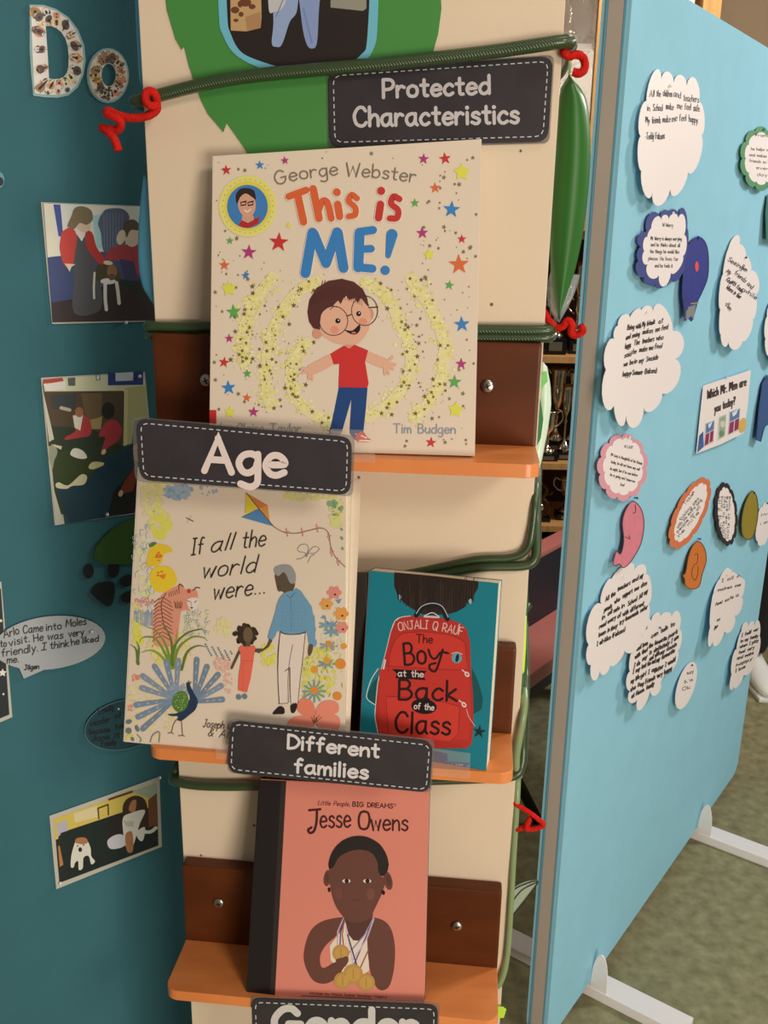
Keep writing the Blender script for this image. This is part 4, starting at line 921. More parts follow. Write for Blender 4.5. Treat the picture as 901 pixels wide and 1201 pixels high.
# right side flowers
wash(374, 790, 20, 30, [(216, 196, 76), (220, 204, 110), (210, 196, 120)], 200, 1.2, 3, 2); wash(391, 745, 12, 40, [(212, 204, 170), (216, 190, 130)], 80, 1.2, 3, 2)
for (x, y, r, c) in ((688, 760, 48, (222, 132, 112)), (636, 835, 40, (226, 150, 72)), (735, 900, 50, (228, 150, 64)), (740, 990, 36, (224, 134, 108))):
    for k in range(6): a = k * 1.05; cv.ell(*Bq((x + r * .55 * math.cos(a), y + r * .45 * math.sin(a)))[0], 4.4, 3.2, c, 8 + k % 3, math.degrees(a), 10)
    cv.ell(*Bq((x + 6, y + 12))[0], 1.4, 1.2, (84, 44, 30), 12)
for (x, y) in ((712, 826), (625, 915), (650, 970), (690, 970)):
    for k in range(5): cv.stroke(Bq((x, y), (x + rd.uniform(-25, 25), y + rd.uniform(-22, 22))), 1.6, (118, 142, 150), 8)
for (x, y, c) in ((665, 200, (150, 146, 140)), (655, 310, (130, 142, 138)), (690, 110, (120, 146, 150)), (660, 70, (124, 150, 156))):
    for k in range(7): cv.stroke(Dq((x, y), (x + 52 * math.cos(k * .9), y + 26 * math.sin(k * .9))), 2.6, c, 7 + k % 2)
for (x, y, r) in ((577, 345, 24), (655, 290, 22), (577, 475, 26), (720, 510, 28), (740, 310, 34), (760, 200, 20), (668, 182, 18)): cv.ell(*Dq((x, y))[0], r / 5.3, r / 5.6, rd.choice([(224, 146, 50), (222, 132, 44)]), 12)
for k in range(12): a = k * .52; cv.stroke(Dq((577, 480), (577 + 68 * math.cos(a), 480 + 66 * math.sin(a))), 2.4, (120, 148, 140), 10)
for k in range(70): x, y = rd.uniform(500, 760), rd.uniform(210, 520); cv.stroke(Dq((x, y), (x + rd.uniform(-16, 16), y + rd.uniform(-30, -6))), 1.1, rd.choice([(206, 196, 50), (150, 156, 60), (222, 208, 90)]), 9, cap=False)
FLW = (228, 124, 92)
for P in (((470, 590), (500, 525), (560, 540), (585, 600), (575, 660), (520, 640)), ((590, 590), (640, 540), (720, 550), (724, 610), (650, 630), (600, 660)), ((600, 660), (660, 620), (730, 640), (735, 700), (700, 730), (600, 700)), ((410, 690), (450, 640), (530, 640), (580, 690), (500, 710))): cv.poly(Dq(*P), rd.choice([FLW, (232, 132, 104), (226, 118, 84)]), 13 + rd.randint(0, 3), True)
for k in range(5): cv.stroke(Dq((575, 680), (560 + k * 16, 640 - k % 2 * 12)), .9, (150, 70, 40), 18)
cv.build('cover_illustration', c2)
cv = Canvas(f2, 0.0009); BK = (44, 30, 28)
cv.text('If', [(225, 651), (238, 649)], 19, 1.5, BK, slant=.1, up=(.05, -1)); cv.text('all', [(247, 648), (272, 644)], 19, 1.5, BK, slant=.25, up=(.05, -1)); cv.text('the', [(284, 643), (311, 640)], 20, 1.5, BK, slant=.15, up=(.05, -1))
cv.text('world', [(237, 678), (299, 671)], 20, 1.5, BK, slant=.2, up=(.05, -1)); cv.text('were...', [(250, 703), (311, 696)], 20, 1.5, BK, slant=.15, up=(.05, -1))
cv.build('title_lettering', c2); cv = Canvas(f2, 0.0009)
cv.text('Joseph Coelho', [Cq((620, 795))[0], (290, 857)], 9, .8, (70, 50, 44), slant=.3, up=(.05, -1)); cv.text('& Allison', [Cq((655, 858))[0], (290, 868)], 9, .8, (70, 50, 44), slant=.3, up=(.05, -1))
cv.build('author_lettering', c2)

# --- teal paperback
r3, f3, c3 = book('teal paperback with a red backpack cover on the right of the middle ledge', 'paperback_novel',
                  ((433, 669), (585, 684), (570, 911), (420, 893)), (.070, .093, .034), .021, (22, 120, 128), back=(18, 90, 96), spine_col=(150, 60, 50))
cv = Canvas(f3, 0.0003)
Eq = lambda *p: [(410 + q[0] / 4.742, 650 + q[1] / 4.742) for q in p]
Fq = lambda *p: [(410 + q[0] / 4.29, 770 + q[1] / 4.29) for q in p]
HR = (42, 28, 22)
P = [(250, 100), (485, 122), (718, 150), (716, 185), (690, 235), (672, 262), (650, 275), (640, 296), (600, 318), (560, 330), (470, 338), (400, 330), (330, 290), (296, 262), (268, 225), (250, 180)]
cv.poly(Eq(*P), HR, 1)
rd = random.Random(5)
for k in range(90):
    x = rd.uniform(265, 700); t = (x - 485) / 225; y1 = 336 - 92 * t * t + rd.uniform(-6, 10); y0 = rd.uniform(120, y1 - 60); cv.stroke(Eq((x, y0), (x + (x - 485) * -.02, y1)), .6, rd.choice([(58, 40, 30), (34, 22, 18), (70, 50, 38)]), 2, False, cap=False)
cv.ell(*Eq((281, 238))[0], 1.4, 3, (196, 206, 204), 2); cv.ell(*Eq((673, 262))[0], 2, 3, (180, 204, 206), 2)
# straps, bag
cv.poly(Fq((160, 90), (120, 130), (90, 190), (95, 215), (130, 240), (150, 200)), (16, 82, 82), 2); cv.poly(Fq((618, 60), (650, 130), (672, 210), (665, 265), (620, 292), (616, 200)), (16, 82, 82), 2)
BG1, BG2, BG3 = (190, 48, 38), (212, 56, 42), (168, 36, 32)
bag = [Eq((255, 372))[0], Eq((285, 352))[0], Eq((340, 344))[0], Eq((450, 350))[0], Eq((560, 362))[0], Eq((625, 388))[0], Eq((655, 420))[0], Eq((672, 500))[0], Fq((612, 60))[0], Fq((622, 200))[0], Fq((625, 350))[0], Fq((615, 440))[0], Fq((590, 462))[0], Fq((400, 462))[0], Fq((250, 440))[0], Fq((145, 385))[0], Fq((130, 300))[0], Fq((134, 240))[0], Fq((145, 130))[0], Fq((165, 50))[0], Eq((205, 540))[0], Eq((232, 430))[0]]
cv.stroke(bag[15:] + bag[:3], 1.6, (206, 214, 208), 3, True); cv.stroke(Fq((145, 60), (110, 115), (88, 185), (92, 215), (128, 242)), 1.1, (210, 214, 206), 3)
cv.poly(bag, BG1, 4)
cv.poly(Eq((262, 470), (300, 440), (420, 432), (560, 450), (640, 490), (650, 580), (660, 664), (215, 664), (225, 560)), BG2, 5); cv.stroke(Eq((215, 660), (228, 540), (262, 470), (300, 440), (420, 432), (560, 450), (640, 490), (652, 600)), .8, BG3, 6)
cv.poly(Fq((150, 70), (195, 45), (600, 60), (612, 280), (600, 420), (150, 380)), (204, 52, 40), 5); cv.stroke(Fq((190, 48), (395, 62), (600, 70)), .8, BG3, 6)
cv.poly(Fq((185, 200), (400, 210), (556, 250), (548, 390), (510, 425), (380, 415), (200, 392), (192, 300)), (216, 60, 44), 7); cv.stroke(Fq((200, 392), (190, 300), (185, 200), (400, 210), (556, 250), (548, 390), (510, 425)), .9, BG3, 8, False)
cv.stroke(Eq((372, 340), (400, 300), (460, 282), (510, 300), (545, 360)), 5.5, (28, 24, 26), 5); cv.stroke(Eq((372, 330), (402, 290), (460, 272), (516, 290), (550, 350)), .8, (200, 206, 200), 6)
cv.stroke(Eq((418, 342), (460, 325), (496, 344)), 1.2, (210, 205, 195), 6); cv.stroke(Eq((418, 346), (498, 350)), 2.2, (226, 190, 180), 6)
for (x, y) in ((590, 85), (575, 238)):
    cv.stroke(Fq((x - 22, y - 18), (x, y)), 1.4, (226, 196, 186), 9); cv.ell(*Fq((x + 2, y + 4))[0], 2.6, 3.4, (232, 206, 196), 9, -35); cv.ell(*Fq((x + 2, y + 4))[0], 1, 1.6, BG1, 10, -35)
cv.stroke(Fq((180, 18), (172, 60)), 2.2, (222, 200, 190), 9); cv.ell(*Eq((598, 577))[0], 6, 6, (96, 160, 164), 9); cv.ell(*Eq((600, 577))[0], 2, 5, (24, 30, 40), 10, 12)
cv.stroke(Eq((570, 552), (600, 545), (628, 556)), 1, (220, 180, 160), 9)
cv.stroke(Fq((590, 262), (600, 300), (632, 348)), .5, (220, 210, 200), 9); cv.star(*Fq((654, 378))[0], 8.2, (18, 40, 46), 9, 8, .34)
cv.poly([(489, 880), (508, 880), (525, 884), (525, 904), (500, 902), (489, 900)], (26, 44, 96), 9); cv.poly([(500, 892), (552, 895), (545, 900), (551, 906), (500, 901)], (40, 50, 128), 10)
cv.build('cover_illustration', c3)
cv = Canvas(f3, 0.0006)
cv.text('ONJALI Q RAUF', [Eq((275, 425))[0], Eq((400, 412))[0], Eq((520, 428))[0], Eq((625, 452))[0]], 9.6, 1.1, (236, 186, 168), 1); cv.stroke(Eq((606, 398), (616, 388)), 1, (236, 186, 168), 1)
cv.build('author_lettering', c3); cv = Canvas(f3, 0.0006)
K3 = (44, 18, 20)
cv.text('The', [Eq((372, 490))[0], Eq((462, 494))[0]], 9.5, 1.4, (84, 20, 20), 1); cv.text('Bo', [Eq((310, 615))[0], Eq((428, 606))[0]], 25, 2.8, K3, 1); cv.stroke(Eq((440, 530), (455, 570), (480, 580), (510, 545), (550, 550)), 2.6, K3, 1); cv.stroke(Eq((520, 530), (500, 600), (478, 650), (450, 640), (448, 615), (480, 605)), 2.6, K3, 1)
cv.poly(Fq((215, 62), (388, 72), (372, 96), (384, 118), (232, 108), (240, 86)), (34, 16, 18), 2); cv.text('at the', [Fq((245, 98))[0], Fq((372, 103))[0]], 7.5, 1.1, (236, 206, 190), 3)
cv.text('Back', [Fq((250, 215))[0], Fq((540, 222))[0]], 23, 3.0, K3, 1)
cv.ell(*Fq((376, 250))[0], 15, 9, (30, 16, 18), 2, 6); cv.text('of the', [Fq((326, 262))[0], Fq((425, 270))[0]], 7.2, 1.1, (236, 206, 190), 3)
cv.text('Class', [Fq((232, 380))[0], Fq((505, 392))[0]], 24, 3.0, K3, 1)
cv.build('title_lettering', c3); cv = Canvas(f3, 0.0007)
cv.text('Story Award 2019', [(502, 897), (543, 899)], 3.2, .5, (170, 160, 190), 3)
cv.build('award_lettering', c3)

# --- salmon pink book, bottom ledge
r4, f4, c4 = book('salmon pink hardback with black spine and a portrait wearing gold medals, bottom ledge', 'hardback_book',
                  ((305, 914), (504, 925), (498, 1178), (289, 1180)), (.090, .088, .028), .012, (222, 128, 104), back=(40, 34, 32), spine_col=(30, 24, 22), hard=True)
cv = Canvas(f4, 0.0003)
cv.poly([(304.8, 914.5), (335, 916), (321, 1179.5), (289.2, 1179.8)], (26, 18, 16), 0)
cv.poly([(330, 916), (336, 916), (322, 1179.5), (316, 1179.5)], (48, 36, 34), 1)
Hq = lambda *p: [(340 + q[0] / 6.436, 970 + q[1] / 6.436) for q in p]
Iq = lambda *p: [(340 + q[0] / 5.005, 1060 + q[1] / 5.005) for q in p]
S1, S2 = (108, 62, 48), (92, 52, 42)
cv.ell(*Hq((285, 385))[0], 4.4, 9.6, S1, 2, 8); cv.ell(*Hq((742, 405))[0], 5, 11, S1, 2, -12); cv.ell(*Hq((745, 400))[0], 2.4, 7, S2, 3, -12); cv.ell(*Hq((283, 380))[0], 2, 6, S2, 3)
cv.poly(Hq((300, 320), (296, 260), (340, 170), (420, 100), (540, 68), (620, 90), (690, 140), (736, 230), (742, 320), (700, 370), (660, 330), (640, 220), (500, 190), (380, 230), (330, 310)), (36, 26, 22), 4, True)
for k in range(44): t = k / 43 * 3.0 + .07; cv.ell(*Hq((520 - 222 * math.cos(t), 300 - 228 * math.sin(t)))[0], 1.3, None, (36, 26, 22), 4, 0, 8)
cv.poly(Iq((85, 340), (92, 240), (130, 150), (200, 100), (300, 80), (322, 90), (278, 180), (215, 240), (180, 300), (182, 360), (205, 376), (260, 345), (330, 312), (342, 330), (300, 400), (250, 452), (190, 468), (130, 440)), S1, 5, True)
cv.poly(Iq((492, 82), (560, 104), (600, 160), (618, 260), (612, 380), (590, 470), (560, 503), (520, 500), (490, 450), (470, 380), (458, 280), (456, 190), (470, 120)), S1, 5, True)
cv.poly(Iq((235, 245), (300, 160), (330, 100), (350, 180), (372, 214), (408, 216), (440, 180), (470, 140), (460, 240), (466, 390), (400, 440), (330, 420), (240, 330)), (236, 208, 180), 4)
cv.poly(Iq((322, 85), (490, 60), (470, 120), (430, 195), (405, 214), (372, 212), (345, 180)), S2, 6)
cv.poly(Hq((302, 320), (330, 300), (380, 220), (500, 170), (610, 190), (660, 260), (668, 330), (690, 370), (720, 400), (700, 490), (640, 620), (600, 690), (500, 720), (420, 690), (350, 600), (316, 500), (302, 400)), S1, 7, True)
cv.ell(*Hq((612, 505))[0], 5, 7, (122, 74, 60), 8); cv.ell(*Hq((370, 500))[0], 5, 7, (116, 68, 54), 8)
for (x, y) in ((428, 406), (585, 406)): cv.ell(*Hq((x, y))[0], 4.8, 2.4, (232, 206, 190), 9); cv.ell(*Hq((x + 2, y))[0], 2.5, 2.8, (46, 16, 14), 10)
cv.stroke(Hq((470, 540), (500, 552), (530, 540)), .8, (92, 50, 42), 9); cv.stroke(Hq((470, 580), (510, 592), (545, 578)), .8, (122, 70, 60), 9)
cv.ell(*Hq((298, 472))[0], 1.6, 2.8, (20, 12, 12), 9); cv.ell(*Hq((705, 492))[0], 2.2, 3, (20, 12, 12), 9, -20)
for (P, c) in ((((316, 84), (282, 160), (280, 240)), (206, 168, 168)), (((318, 90), (298, 170), (296, 240)), (78, 66, 108)), (((320, 90), (308, 180), (316, 240)), (176, 84, 60)), (((490, 84), (440, 180), (350, 284)), (150, 130, 156)), (((494, 86), (450, 210), (370, 330)), (206, 176, 186)),
               (((340, 180), (366, 270), (394, 360)), (50, 42, 84)), (((462, 270), (430, 340), (412, 380)), (164, 82, 56)), (((486, 110), (466, 150), (380, 350)), (120, 80, 110)), (((328, 130), (350, 230), (372, 350)), (206, 180, 180))): cv.stroke(Iq(*P), 1.5, c, 9, False)
for (x, y, r) in ((300, 288, 50), (310, 450, 50), (372, 410, 58), (448, 460, 52)): cv.ell(*Iq((x, y))[0], r / 5.005, None, (196, 142, 66), 10 + (r % 7), 0, 24); cv.ell(*Iq((x, y))[0], r / 6.8, None, (204, 152, 76), 18, 0, 20); cv.stroke(Iq((x, y - 26), (x + 2, y + 26)), 1, (178, 122, 50), 19)
cv.stroke(Iq((330, 318), (300, 322), (276, 330)), 2.6, S1, 19); cv.poly(Iq((270, 340), (330, 306), (346, 330), (320, 370), (270, 372)), S1, 19, True)
cv.build('cover_illustration', c4)
cv = Canvas(f4, 0.0004); DK = (70, 18, 22)
Gq = lambda *p: [(260 + q[0] / 3.465, 840 + q[1] / 3.465) for q in p]
cv.text('Little People,', [Gq((392, 360))[0], Gq((522, 366))[0]], 5.2, .6, (120, 40, 36), slant=.25); cv.text('BIG DREAMS', [Gq((533, 366))[0], Gq((696, 374))[0]], 5.2, .95, DK); cv.stroke([(Gq((705, 360))[0][0] + math.cos(a) * 1.3, Gq((705, 360))[0][1] + math.sin(a) * 1.3) for a in (0, 1, 2, 3, 4, 5)], .4, DK, closed=True)
cv.build('series_lettering', c4); cv = Canvas(f4, 0.0004)
cv.stroke(Gq((356, 382), (402, 378)), 2.6, DK); cv.stroke(Gq((388, 382), (386, 430), (376, 466), (360, 474), (352, 462), (366, 452)), 2.8, DK); cv.text('esse', [Gq((402, 452))[0], Gq((524, 450))[0]], 22, 2.2, DK)
cv.text('O', [Gq((556, 458))[0], Gq((600, 460))[0]], 21, 2.6, DK); cv.text('wens', [Gq((608, 462))[0], Gq((756, 464))[0]], 20, 2.2, DK)
cv.build('title_lettering', c4); cv = Canvas(f4, 0.0004)
cv.text('Written by Maria Isabel Sanchez Vegara', [Iq((118, 530))[0], Iq((570, 552))[0]], 2.8, .5, (140, 56, 48)); cv.stroke(Iq((70, 538), (480, 556)), .8, (70, 40, 36), 0, False)
cv.build('author_lettering', c4)

# dark block added as the shade behind, between the white book and the paperback
bm_ = box('gap_shade_block', (0, 0, 0), (0.040, 0.176, 0.010), mat('gap_shade_brown', (34, 22, 18), 0.6, raw=True), None, 0.0008)
bm_.matrix_world = COLF.mw(cl(-0.052, 0.9530, 0.030)); tag(bm_, 'narrow dark block added as shade in the gap between the white book and the teal paperback', 'book')

# ------------------------------------------------------------ things pinned to the left board
M_PRINT = mat('photo_paper', (196, 182, 160), 0.35, coat=0.5)
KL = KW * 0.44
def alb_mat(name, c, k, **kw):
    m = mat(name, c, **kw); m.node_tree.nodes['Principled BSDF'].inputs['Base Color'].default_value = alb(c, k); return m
M_PIN = mat('white_pin', (235, 230, 220), 0.3)
def pinned(base, label, cat, name, outline, m, off=(.002, .002, .002), th=0.0005, origin=None, group=None):
    xs = [p[0] for p in outline]; ys = [p[1] for p in outline]
    x0, x1, y0, y1 = min(xs), max(xs), min(ys), max(ys)
    fr = frame3(base, (x0, y1, off[0]), (x1, y1, off[1]), (x0, y0, off[2]))
    # keep the sheet upright in its plane
    up = base.v - fr.n * base.v.dot(fr.n); up.normalize(); fr = Frame(fr.o, up.cross(fr.n), up, fr.n)
    root = empty(name, fr.mw(), label, cat, group)
    card_prism('sheet', fr, outline, th, m, root)
    return root, fr
def pin(fr, root, x, y, col=None, r=0.0022):
    u, v = fr.uv(x, y); m = MATS.get('pin_%s' % (col,)) or mat('pin_%s' % (col,), col, 0.3, coat=0.4) if col else M_PIN
    return lathe('pin', [(r * .5, -.004), (r * .5, .001), (r, .0015), (r, .003), (r * .6, .0042), (.0001, .0045)], m, root, 10, (u, v, 0.0))
# letters D and o, covered with a dog collage
def letter(label, outer, inner, lam, seed, sc):
    root, fr = pinned(LPF, label, 'cut-out letter', 'cut_out_letter', outer, alb_mat('collage_paper', (240, 212, 172), KL * 1.5, rough=0.4, coat=0.3))
    bpy.data.objects.remove([c for c in root.children][0])
    def ring(nm, A, B_, th, m, z, o):
        n = len(A); bm = bmesh.new(); ua = [bm.verts.new((*fr.uv(*p), z)) for p in A]; ub = [bm.verts.new((*fr.uv(*p), z)) for p in B_]
        la = [bm.verts.new((v.co.x, v.co.y, z - th)) for v in ua]; lb = [bm.verts.new((v.co.x, v.co.y, z - th)) for v in ub]
        for i in range(n):
            j = (i + 1) % n; bm.faces.new((ua[i], ua[j], ub[j], ub[i])); bm.faces.new((la[i], lb[i], lb[j], la[j])); bm.faces.new((ua[i], la[i], la[j], ua[j])); bm.faces.new((ub[i], ub[j], lb[j], lb[i]))
        return from_bm(nm, bm, m, o)
    ring('sheet', outer, inner, 0.0006, MATS['collage_paper'], 0.0, root)
    L2 = []; c = sum((V(p) for p in outer), V((0, 0))) / len(outer)
    for p in outer: d = V(p) - c; L2.append(tuple(c + d * (1 + lam / d.length)))
    ring('laminate', L2, inner, 0.0004, alb_mat('laminate_sheet', (150, 170, 160), KL * 1.9, rough=0.15, coat=1.0), -0.0008, root)
    cv = Canvas(fr, 0.0002, k=KL * 1.6); rd = random.Random(seed); n = len(outer)
    for k in range(int(420 * sc)):
        i = rd.randrange(n); t = rd.random(); a = V(outer[i]).lerp(V(inner[i]), t); wd = (V(outer[i]) - V(inner[i])).length
        r = min(t, 1 - t) * wd * .9
        if r < .8: continue
        r = min(r, rd.uniform(1.5, 7)); cc = rd.choice([(84, 70, 62), (92, 78, 70), (214, 140, 72), (206, 160, 110), (240, 220, 186), (246, 226, 190), (240, 214, 172), (214, 124, 84), (150, 110, 76), (236, 200, 150)])
        cv.ell(a.x, a.y, r, r * rd.uniform(.6, 1), cc, 1 + k % 12, rd.uniform(0, 180), 10)
        if rd.random() < .3: cv.ell(a.x, a.y, r * .3, None, (60, 44, 40), 14, 0, 7)
    cv.build('dog_print', root, GLOSS); return root
Dd = lambda *p: [(20 + q[0] / 5.005, q[1] / 5.005) for q in p]
Oo = Dd((82, 40), (160, 42), (230, 66), (300, 115), (350, 185), (382, 270), (390, 350), (380, 430), (350, 500), (300, 545), (240, 558), (170, 556), (104, 548), (96, 420), (90, 290), (86, 160))
Oi = Dd((168, 152), (200, 152), (232, 166), (262, 190), (284, 225), (298, 270), (304, 330), (302, 390), (294, 425), (276, 450), (250, 462), (222, 464), (188, 462), (184, 390), (178, 290), (172, 210))
letter('capital letter D cut from dog collage paper, top left board', Oo, Oi, 3.0, 5, 1.4)
n_ = 24
oo = [(20 + (535 + 112 * math.cos(2 * math.pi * k / n_) ) / 5.005, (443 + 150 * math.sin(2 * math.pi * k / n_)) / 5.005) for k in range(n_)]
oi = [(20 + (538 + 42 * math.cos(2 * math.pi * k / n_)) / 5.005, (440 + 66 * math.sin(2 * math.pi * k / n_)) / 5.005) for k in range(n_)]
letter('small letter o cut from dog collage paper, beside the capital D', oo, oi, 2.4, 9, 1.0)

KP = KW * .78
def photo(label, corners, draw, white=None, pins=()):
    root, fr = pinned(LPF, label, 'photograph', 'photo_print', corners, M_PRINT)
    cv = Canvas(fr, 0.0002, k=KP); draw(cv); cv.build('picture', root, GLOSS)
    for p in pins: pin(fr, root, *p)
    return root
def d1(cv):
    q = lambda *p: [(40 + a[0] / 6.007, 220 + a[1] / 6.007) for a in p]
    cv.poly(q((62, 108), (830, 135), (858, 935), (128, 950)), (70, 74, 96), 0)
    cv.poly(q((66, 110), (800, 135), (800, 420), (95, 490)), (206, 204, 186), 1); cv.poly(q((66, 112), (130, 114), (165, 480), (95, 492)), (222, 204, 170), 2)
    cv.poly(q((135, 118), (185, 120), (205, 340), (172, 345)), (62, 74, 128), 3); cv.poly(q((400, 130), (520, 135), (520, 420), (440, 430)), (158, 188, 186), 2); cv.poly(q((380, 126), (530, 130), (520, 180), (400, 200)), (222, 222, 176), 3)
    cv.poly(q((95, 492), (200, 480), (300, 500), (290, 790), (120, 810)), (58, 66, 100), 3)
    cv.poly(q((120, 810), (300, 780), (600, 640), (858, 700), (858, 935), (128, 950)), (52, 40, 40), 4); cv.poly(q((560, 650), (860, 640), (858, 820)), (36, 44, 34), 5)
    cv.poly(q((450, 250), (480, 180), (520, 150), (620, 150), (670, 200), (660, 260), (640, 400), (500, 460), (470, 320)), (86, 90, 104), 5, True)
    for k in range(7): cv.stroke(q((490 + k * 22, 180), (495 + k * 20, 420)), .6, (120, 124, 138), 6, False)
    cv.poly(q((500, 480), (560, 420), (650, 400), (800, 410), (800, 620), (700, 600), (620, 520), (520, 510)), (160, 56, 60), 7, True); cv.poly(q((600, 500), (700, 520), (740, 660), (640, 650)), (62, 58, 88), 8)
    cv.ell(*q((690, 340))[0], 9.5, 13, (212, 180, 150), 8); cv.poly(q((620, 290), (640, 240), (700, 225), (740, 260), (735, 300), (680, 300), (650, 350)), (86, 72, 56), 9, True); cv.ell(*q((612, 350))[0], 5, 9, (216, 186, 156), 9, 15)
    cv.poly(q((285, 340), (390, 360), (400, 420), (430, 540), (480, 780), (440, 880), (280, 880), (280, 620), (270, 480)), (78, 74, 74), 9, True)
    cv.poly(q((200, 310), (260, 280), (300, 340), (290, 440), (270, 540), (215, 550), (180, 440), (185, 360)), (190, 62, 52), 10, True); cv.poly(q((360, 310), (410, 320), (440, 420), (500, 510), (470, 545), (400, 470), (370, 420)), (176, 50, 44), 11, True)
    cv.poly(q((285, 290), (370, 290), (350, 350), (335, 380), (300, 330)), (224, 214, 190), 11); cv.poly(q((215, 535), (290, 540), (262, 560), (250, 592)), (226, 190, 150), 11)
    cv.ell(*q((350, 260))[0], 8, 9.5, (206, 172, 142), 12); cv.poly(q((262, 200), (285, 145), (340, 132), (400, 160), (412, 225), (370, 262), (320, 250), (285, 290), (250, 280), (232, 270)), (120, 100, 72), 13, True)
    cv.ell(*q((520, 530))[0], 5.6, 2.5, (216, 184, 150), 14, 8)
    cv.poly(q((440, 560), (480, 540), (560, 545), (600, 600), (600, 660), (540, 680), (470, 670), (430, 640)), (72, 62, 36), 13, True); cv.ell(*q((548, 590))[0], 6, 8, (140, 96, 62), 15); cv.ell(*q((545, 630))[0], 4, 4, (100, 70, 50), 16); cv.ell(*q((520, 660))[0], 9, 3.6, (206, 196, 176), 15)
    for P in (((500, 680), (500, 780), (508, 860)), ((580, 670), (590, 740), (598, 815)), ((425, 600), (420, 700), (422, 780))): cv.stroke(q(*P), 4.0 if P[0][0] > 450 else 2.4, (206, 192, 172), 14)
photo('photo of children in red cardigans petting a dog, topmost on the left board', [(48, 237), (180, 242), (183, 377), (61, 380)], d1, pins=((147, 378),))
def d2(cv):
    q = lambda *p: [(40 + a[0] / 6.007, 430 + a[1] / 6.007) for a in p]
    cv.poly(q((62, 90), (770, 45), (800, 400), (715, 1030), (215, 1108), (60, 140)), (40, 62, 62), 0)
    cv.poly(q((62, 88), (770, 45), (790, 180), (75, 190)), (200, 190, 150), 1); cv.poly(q((64, 90), (200, 78), (210, 110), (66, 120)), (170, 64, 50), 2); cv.poly(q((64, 125), (220, 100), (225, 160), (90, 170)), (232, 220, 180), 2)
    cv.poly(q((235, 80), (290, 76), (290, 135), (240, 135)), (90, 86, 80), 2); cv.poly(q((432, 56), (465, 54), (468, 96), (436, 98)), (120, 116, 100), 2); cv.ell(*q((450, 76))[0], 1.6, 3, (226, 222, 200), 3)
    cv.poly(q((640, 150), (786, 130), (795, 360), (700, 380), (690, 540), (630, 560)), (176, 166, 108), 2); cv.poly(q((635, 160), (660, 158), (655, 550), (628, 560)), (206, 184, 122), 3)
    cv.poly(q((520, 48), (768, 36), (768, 128), (520, 132)), (38, 52, 108), 3); cv.poly(q((572, 44), (698, 38), (698, 98), (574, 102)), (190, 186, 190), 4)
    cv.poly(q((72, 175), (630, 170), (628, 560), (500, 560), (100, 560)), (78, 60, 42), 3); cv.poly(q((110, 200), (300, 190), (290, 300), (130, 300)), (56, 56, 54), 4); cv.poly(q((330, 190), (480, 185), (470, 400), (395, 440), (350, 300)), (104, 80, 52), 4); cv.poly(q((380, 380), (480, 350), (470, 440), (395, 440)), (160, 130, 80), 5)
    cv.poly(q((100, 420), (400, 430), (620, 560), (600, 620), (520, 1040), (160, 1040), (110, 560)), (42, 52, 36), 4); cv.poly(q((400, 700), (720, 540), (715, 1030), (250, 1100), (160, 860)), (26, 52, 62), 5)
    cv.stroke(q((190, 290), (250, 305)), 4, (176, 160, 130), 6)
    cv.poly(q((272, 345), (345, 335), (400, 400), (395, 480), (320, 500), (220, 515), (230, 490), (290, 450)), (168, 54, 54), 7, True); cv.poly(q((272, 345), (345, 335), (325, 450), (285, 430)), (222, 206, 170), 8); cv.ell(*q((318, 320))[0], 5, 6, (150, 96, 66), 8)
    cv.poly(q((480, 430), (520, 380), (580, 380), (620, 450), (590, 520), (520, 570), (480, 620), (470, 600), (500, 500), (455, 490)), (170, 50, 56), 7, True); cv.ell(*q((522, 310))[0], 7.6, 10, (34, 26, 24), 8); cv.ell(*q((490, 600))[0], 2.4, 3.4, (220, 176, 140), 9, 30)
    cv.poly(q((150, 640), (250, 590), (400, 640), (420, 740), (340, 800), (180, 850), (135, 780)), (50, 58, 26), 8, True)
    cv.poly(q((255, 620), (280, 575), (340, 590), (372, 640), (320, 648)), (222, 218, 176), 9, True); cv.poly(q((390, 690), (420, 670), (485, 675), (485, 695), (420, 722), (385, 715)), (196, 178, 120), 9, True)
    cv.poly(q((150, 830), (175, 815), (240, 835), (330, 760), (372, 775), (350, 830), (270, 840), (230, 860), (165, 855)), (196, 184, 140), 9, True)
    cv.poly(q((105, 560), (150, 545), (165, 600), (130, 720), (105, 650)), (140, 136, 110), 6); cv.poly(q((120, 545), (195, 560), (190, 585), (140, 560)), (196, 176, 140), 7)
    cv.poly(q((720, 680), (715, 1030), (520, 1045), (560, 880), (640, 790)), (26, 20, 18), 7); cv.poly(q((718, 690), (640, 800), (590, 900), (690, 880), (722, 800)), (120, 46, 24), 8); cv.ell(*q((610, 893))[0], 2.6, 4, (200, 160, 120), 9, 20)
    cv.poly(q((60, 160), (140, 510), (105, 530)), (190, 178, 150), 8); cv.poly(q((128, 830), (210, 1108), (150, 1118)), (184, 174, 150), 8)
photo('photo of two children on the floor beside a shaggy black and white dog, left board', [(48, 443), (170, 436), (175, 490), (176, 600), (64, 616)], d2, pins=((163, 441), (125, 603)))
